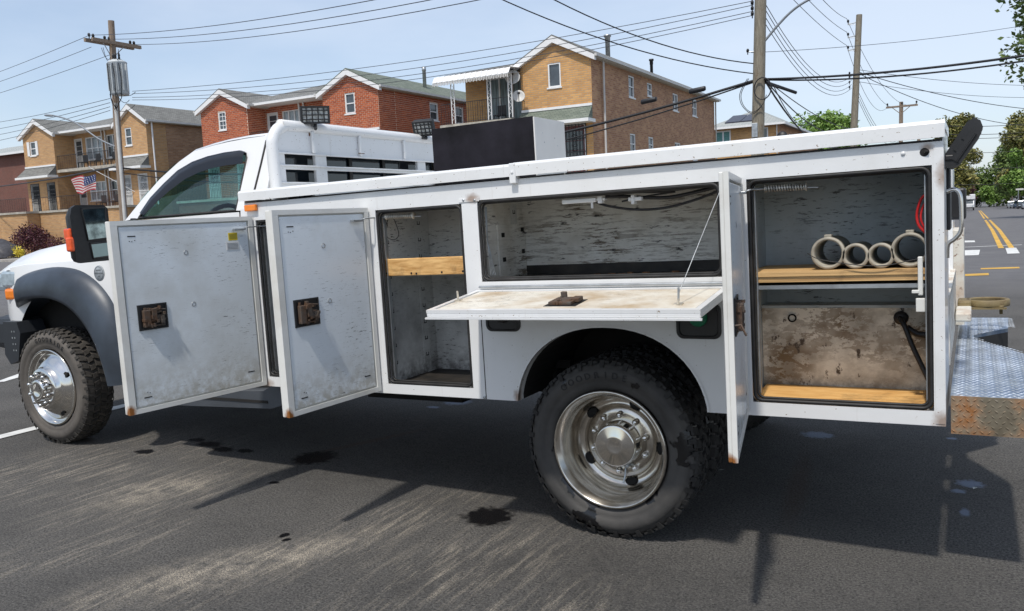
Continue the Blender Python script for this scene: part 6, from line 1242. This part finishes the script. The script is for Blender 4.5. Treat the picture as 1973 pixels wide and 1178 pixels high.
# ---- rear end
b=MB(); b.box(1.318,1.325,.52,1.86,.74,1.02); b.box(1.30,1.325,.5,1.88,1.0,1.03); b.build('tail_sill',rusty,tk)
b=MB(); b.cbox(1.27,1.365,1.98,2.40,.70,1.24,.006); b.build('rusty_rear_panel',rusty,tk)
b=MB(); b.tube(smoothpath([(1.325,.22,1.445),(1.35,.22,1.452),(1.368,.22,1.43),(1.372,.22,1.36),(1.37,.22,1.30),(1.35,.22,1.27),(1.328,.22,1.25),(1.325,.22,1.20)],5),.0075,8); b.build('grab_handle',chrome,tk)
b=MB(); b.cbox(1.322,1.335,.30,.50,1.30,1.56,.004); b.cbox(1.32,1.385,.62,.80,1.33,1.46,.01); b.build('tail_light_box',blackm,tk); 
# bumper with diamond plate
bt=.705; tp_=[(1.335,.09),(1.605,.09),(1.61,.16),(1.615,1.02),(1.585,1.10),(1.41,1.46),(1.41,1.62),(1.57,1.86),(1.585,2.30),(1.335,2.30)]
b=MB(); b.prism(tp_,bt-.02,bt,'xy'); bp=b.build('rear_bumper',dptop,tk)
b=MB(); b.box(1.336,1.604,.086,.0905,bt-.14,bt+.0005); b.box(1.604,1.609,.087,1.02,bt-.14,bt-.0215); b.build('bumper_side_plate',dpside,bp)
b=MB(); b.add([(1.585,1.10,bt-.02),(1.41,1.46,bt-.02),(1.41,1.62,bt-.02),(1.57,1.86,bt-.02),(1.585,1.10,bt-.14),(1.41,1.46,bt-.14),(1.41,1.62,bt-.14),(1.57,1.86,bt-.14)],[(0,1,5,4),(1,2,6,5),(2,3,7,6)]); b.box(1.34,1.40,.3,2.1,bt-.14,bt-.03); b.build('bumper_recess',blackm,bp)
b=MB(); i=0
for ix in range(11):
    for iy in range(92):
        x=1.347+ix*.025+(.0125 if iy%2 else 0); y=.102+iy*.0238
        if x>1.60 or (1.08<y<1.9 and x>1.40+abs(y-1.54)*.45): continue
        a=R(38) if (ix+iy)%2 else R(-38); ca,sa=math.cos(a)*.012,math.sin(a)*.012; px,py=-math.sin(a)*.0035,math.cos(a)*.0035
        b.add([(x-ca,y-sa,bt),(x+px,y+py,bt),(x+ca,y+sa,bt),(x-px,y-py,bt),(x,y,bt+.0035)],[(0,1,4),(1,2,4),(2,3,4),(3,0,4)])
b.build('tread_pattern',M('worn_tread_metal',(.62,.66,.70),.35,.7,.3,9),bp,kind='stuff')
b=MB()
for ix in range(12):
    for iz in range(7):
        x=1.345+ix*.0225+(.011 if iz%2 else 0); z=bt-.012-iz*.0195
        if x>1.598: continue
        a=R(40) if (ix+iz)%2 else R(-40); ca,sa=math.cos(a)*.0105,math.sin(a)*.0105; px,pz=-math.sin(a)*.003,math.cos(a)*.003
        b.add([(x-ca,.0858,z-sa),(x+px,.0858,z+pz),(x+ca,.0858,z+sa),(x-px,.0858,z-pz),(x,.0822,z)],[(0,1,4),(1,2,4),(2,3,4),(3,0,4)])
b.build('tread_pattern',dpside,bp,kind='stuff')
# pipe ring holder
rc=(1.475,1.80); b=MB(); b.lathe([(.082,.868),(.082,.842),(.088,.836),(.102,.836),(.104,.842),(.104,.868),(.100,.872),(.086,.872),(.082,.868)],36,(rc[0],rc[1],0),'z'); b.box(1.40,1.56,1.70,1.715,.826,.836); b.cbox(1.335,1.40,1.70,1.86,.832,.872,.01); b.lathe([(0,.80),(.008,.80),(.008,.835),(.014,.835),(.014,.845),(0,.845)],8,(1.535,1.72,0),'z'); b.build('ring_holder',vise,tk)
b=MB(); b.cbox(1.33,1.40,1.4,1.9,.80,.845,.008); b.build('holder_bracket',rusty,tk)
# folded spot light at the rear top corner
ms=Matrix.Translation((1.375,.25,1.62))@Matrix.Rotation(R(52),4,'Y')@Matrix.Rotation(R(12),4,'X')
m2=Matrix.Translation((1.376,.22,1.612))@Matrix.Rotation(R(-33),4,'Y')
b=MB()
hp=[(0,-.092),(.018,-.088),(.030,-.065),(.033,.045),(.026,.080),(.006,.096),(-.018,.094),(-.028,.07),(-.028,-.07),(-.014,-.09)]
b.prism([(z,x) for x,z in hp] if False else hp,-.075,.075,'xz',mat=Matrix.Translation((1.376,.20,1.610))@Matrix.Rotation(R(33),4,'Y')); sp=b.build('rear_work_light',blackm,tk)
mq=Matrix.Translation((1.376,.20,1.610))@Matrix.Rotation(R(33),4,'Y')
b=MB(); b.box(.0,.034,-.080,-.0755,-.06,.06,mq); b.box(-.012,.03,-.079,-.0756,.015,.022,mq); b.box(-.012,.03,-.0795,-.0757,-.03,-.022,mq); b.tube([mq@Vector((.02,-.082,-.06)),mq@Vector((.02,-.084,.05))],.0035,5); b.tube([(1.325,.17,1.58),(1.35,.17,1.575),(1.365,.17,1.60)],.006,6); b.tube([(1.325,.17,1.555),(1.352,.17,1.55),(1.36,.17,1.575)],.006,6); b.build('light_yoke',steel if False else blackm,sp)
b=MB(); b.cbox(1.322,1.35,.12,.24,1.555,1.575,.004); b.build('light_bracket',blackm,tk)
# ---- things in and on the truck
b=MB(); b.cbox(.62,1.262,.046,.43,1.1345,1.156,.001); b.cbox(.62,1.262,.040,.43,1.1562,1.176,.001)
top(b,'plywood_shelf',plyedge,'thick plywood board resting on the steel shelf under the grey pipes','plywood board',base=(.95,.24,1.135))
b=MB(); b.cbox(.63,1.305,.042,.328,.6412,.672,.002); top(b,'plywood_floor',plytop,'orange brown plywood sheet lying on the floor of the rearmost compartment','plywood sheet',base=(.95,.24,.6412))
def ring(x,r,L_,lab,gap=0,tilt=0):
    t=thing('pipe_section',lab,'pipe',(0,0,0),'short grey pipe sections on the plywood shelf'); zc=1.1775+r
    t.matrix_world=tk.matrix_world@Matrix.Translation((x,.145,zc)); t['base']=(0.,0.,0.)
    b=MB(); b.lathe([(r-.008,-.056),(r-.001,-.056),(r,-.054),(r,-.036),(r-.003,-.034),(r-.003,.17),(r-.0125,.17),(r-.0125,-.054),(r-.008,-.056)],40); b.build('pipe_wall',pipem,t)
    if gap:
        b=MB(); b.cbox(-.014,.014,-.052,-.02,r-.012,r+.009,.003); b.build('clamp_lug',pipem,t)
ring(.924,.062,.1,'large grey pipe section at the left end of the row on the plywood shelf',1); ring(1.022,.048,.1,'small grey pipe section second from the left on the plywood shelf'); ring(1.110,.047,.1,'small grey pipe section third from the left on the plywood shelf'); ring(1.207,.064,.1,'largest grey pipe section at the right end of the row on the plywood shelf',1)
b=MB(); b.tube(smoothpath([(.86,.030,1.245),(.90,.028,1.222),(.98,.026,1.205),(1.06,.024,1.193),(1.14,.026,1.193),(1.20,.03,1.205),(1.255,.035,1.215)],5),.0018,5); top(b,'retaining_wire',cablem,'dark wire strung in front of the pipe sections on the shelf','wire')
# black box in the bed
bx=thing('storage_box','large box with a black side and pale end standing in the truck bed','box',(0,0,0)); bx.matrix_world=tk.matrix_world; bx['base']=(0.,0.,0.)
b=MB(); b.box(-1.262,-.6202,.701,1.06,1.022,1.972); b.build('carcass',cream,bx); b=MB(); b.cbox(-1.268,-.621,.694,.7005,1.022,1.982,.001); b.build('black_side',blackpaint,bx); b=MB(); b.cbox(-.620,-.612,.6945,1.065,1.022,1.978,.001); o=b.build('end_panel',cream,bx)
b=MB(); [b.lathe([(0,-.611),(.004,-.611),(.004,-.612)],8,(0,y,z),'x') for y,z in ((.78,1.90),(.93,1.88),(.80,1.85),(.96,1.84))]; b.v=[(abs(v[0])*-1,v[1],v[2]) for v in b.v]; b.build('screw_head',steel,o,kind='stuff')
# leaves on the asphalt
for x,y,a,l in ((.20,1.14,.4,'small pale leaf on the asphalt right of the rear tyre'),(1.42,1.3,1.2,'tiny pale leaf on the asphalt below the rear bumper')):
    b=MB(); s=.02; ca,sa=math.cos(a)*s,math.sin(a)*s; b.add([(x-ca,y-sa,.008),(x+sa*.6,y-ca*.6,.014),(x+ca,y+sa,.009),(x-sa*.6,y+ca*.6,.012)],[(0,1,2,3)]); single(b,'fallen_leaf',M('dry_leaf',(.45,.45,.42),.7),l,'leaf','fallen leaves',base=(x,y,0))
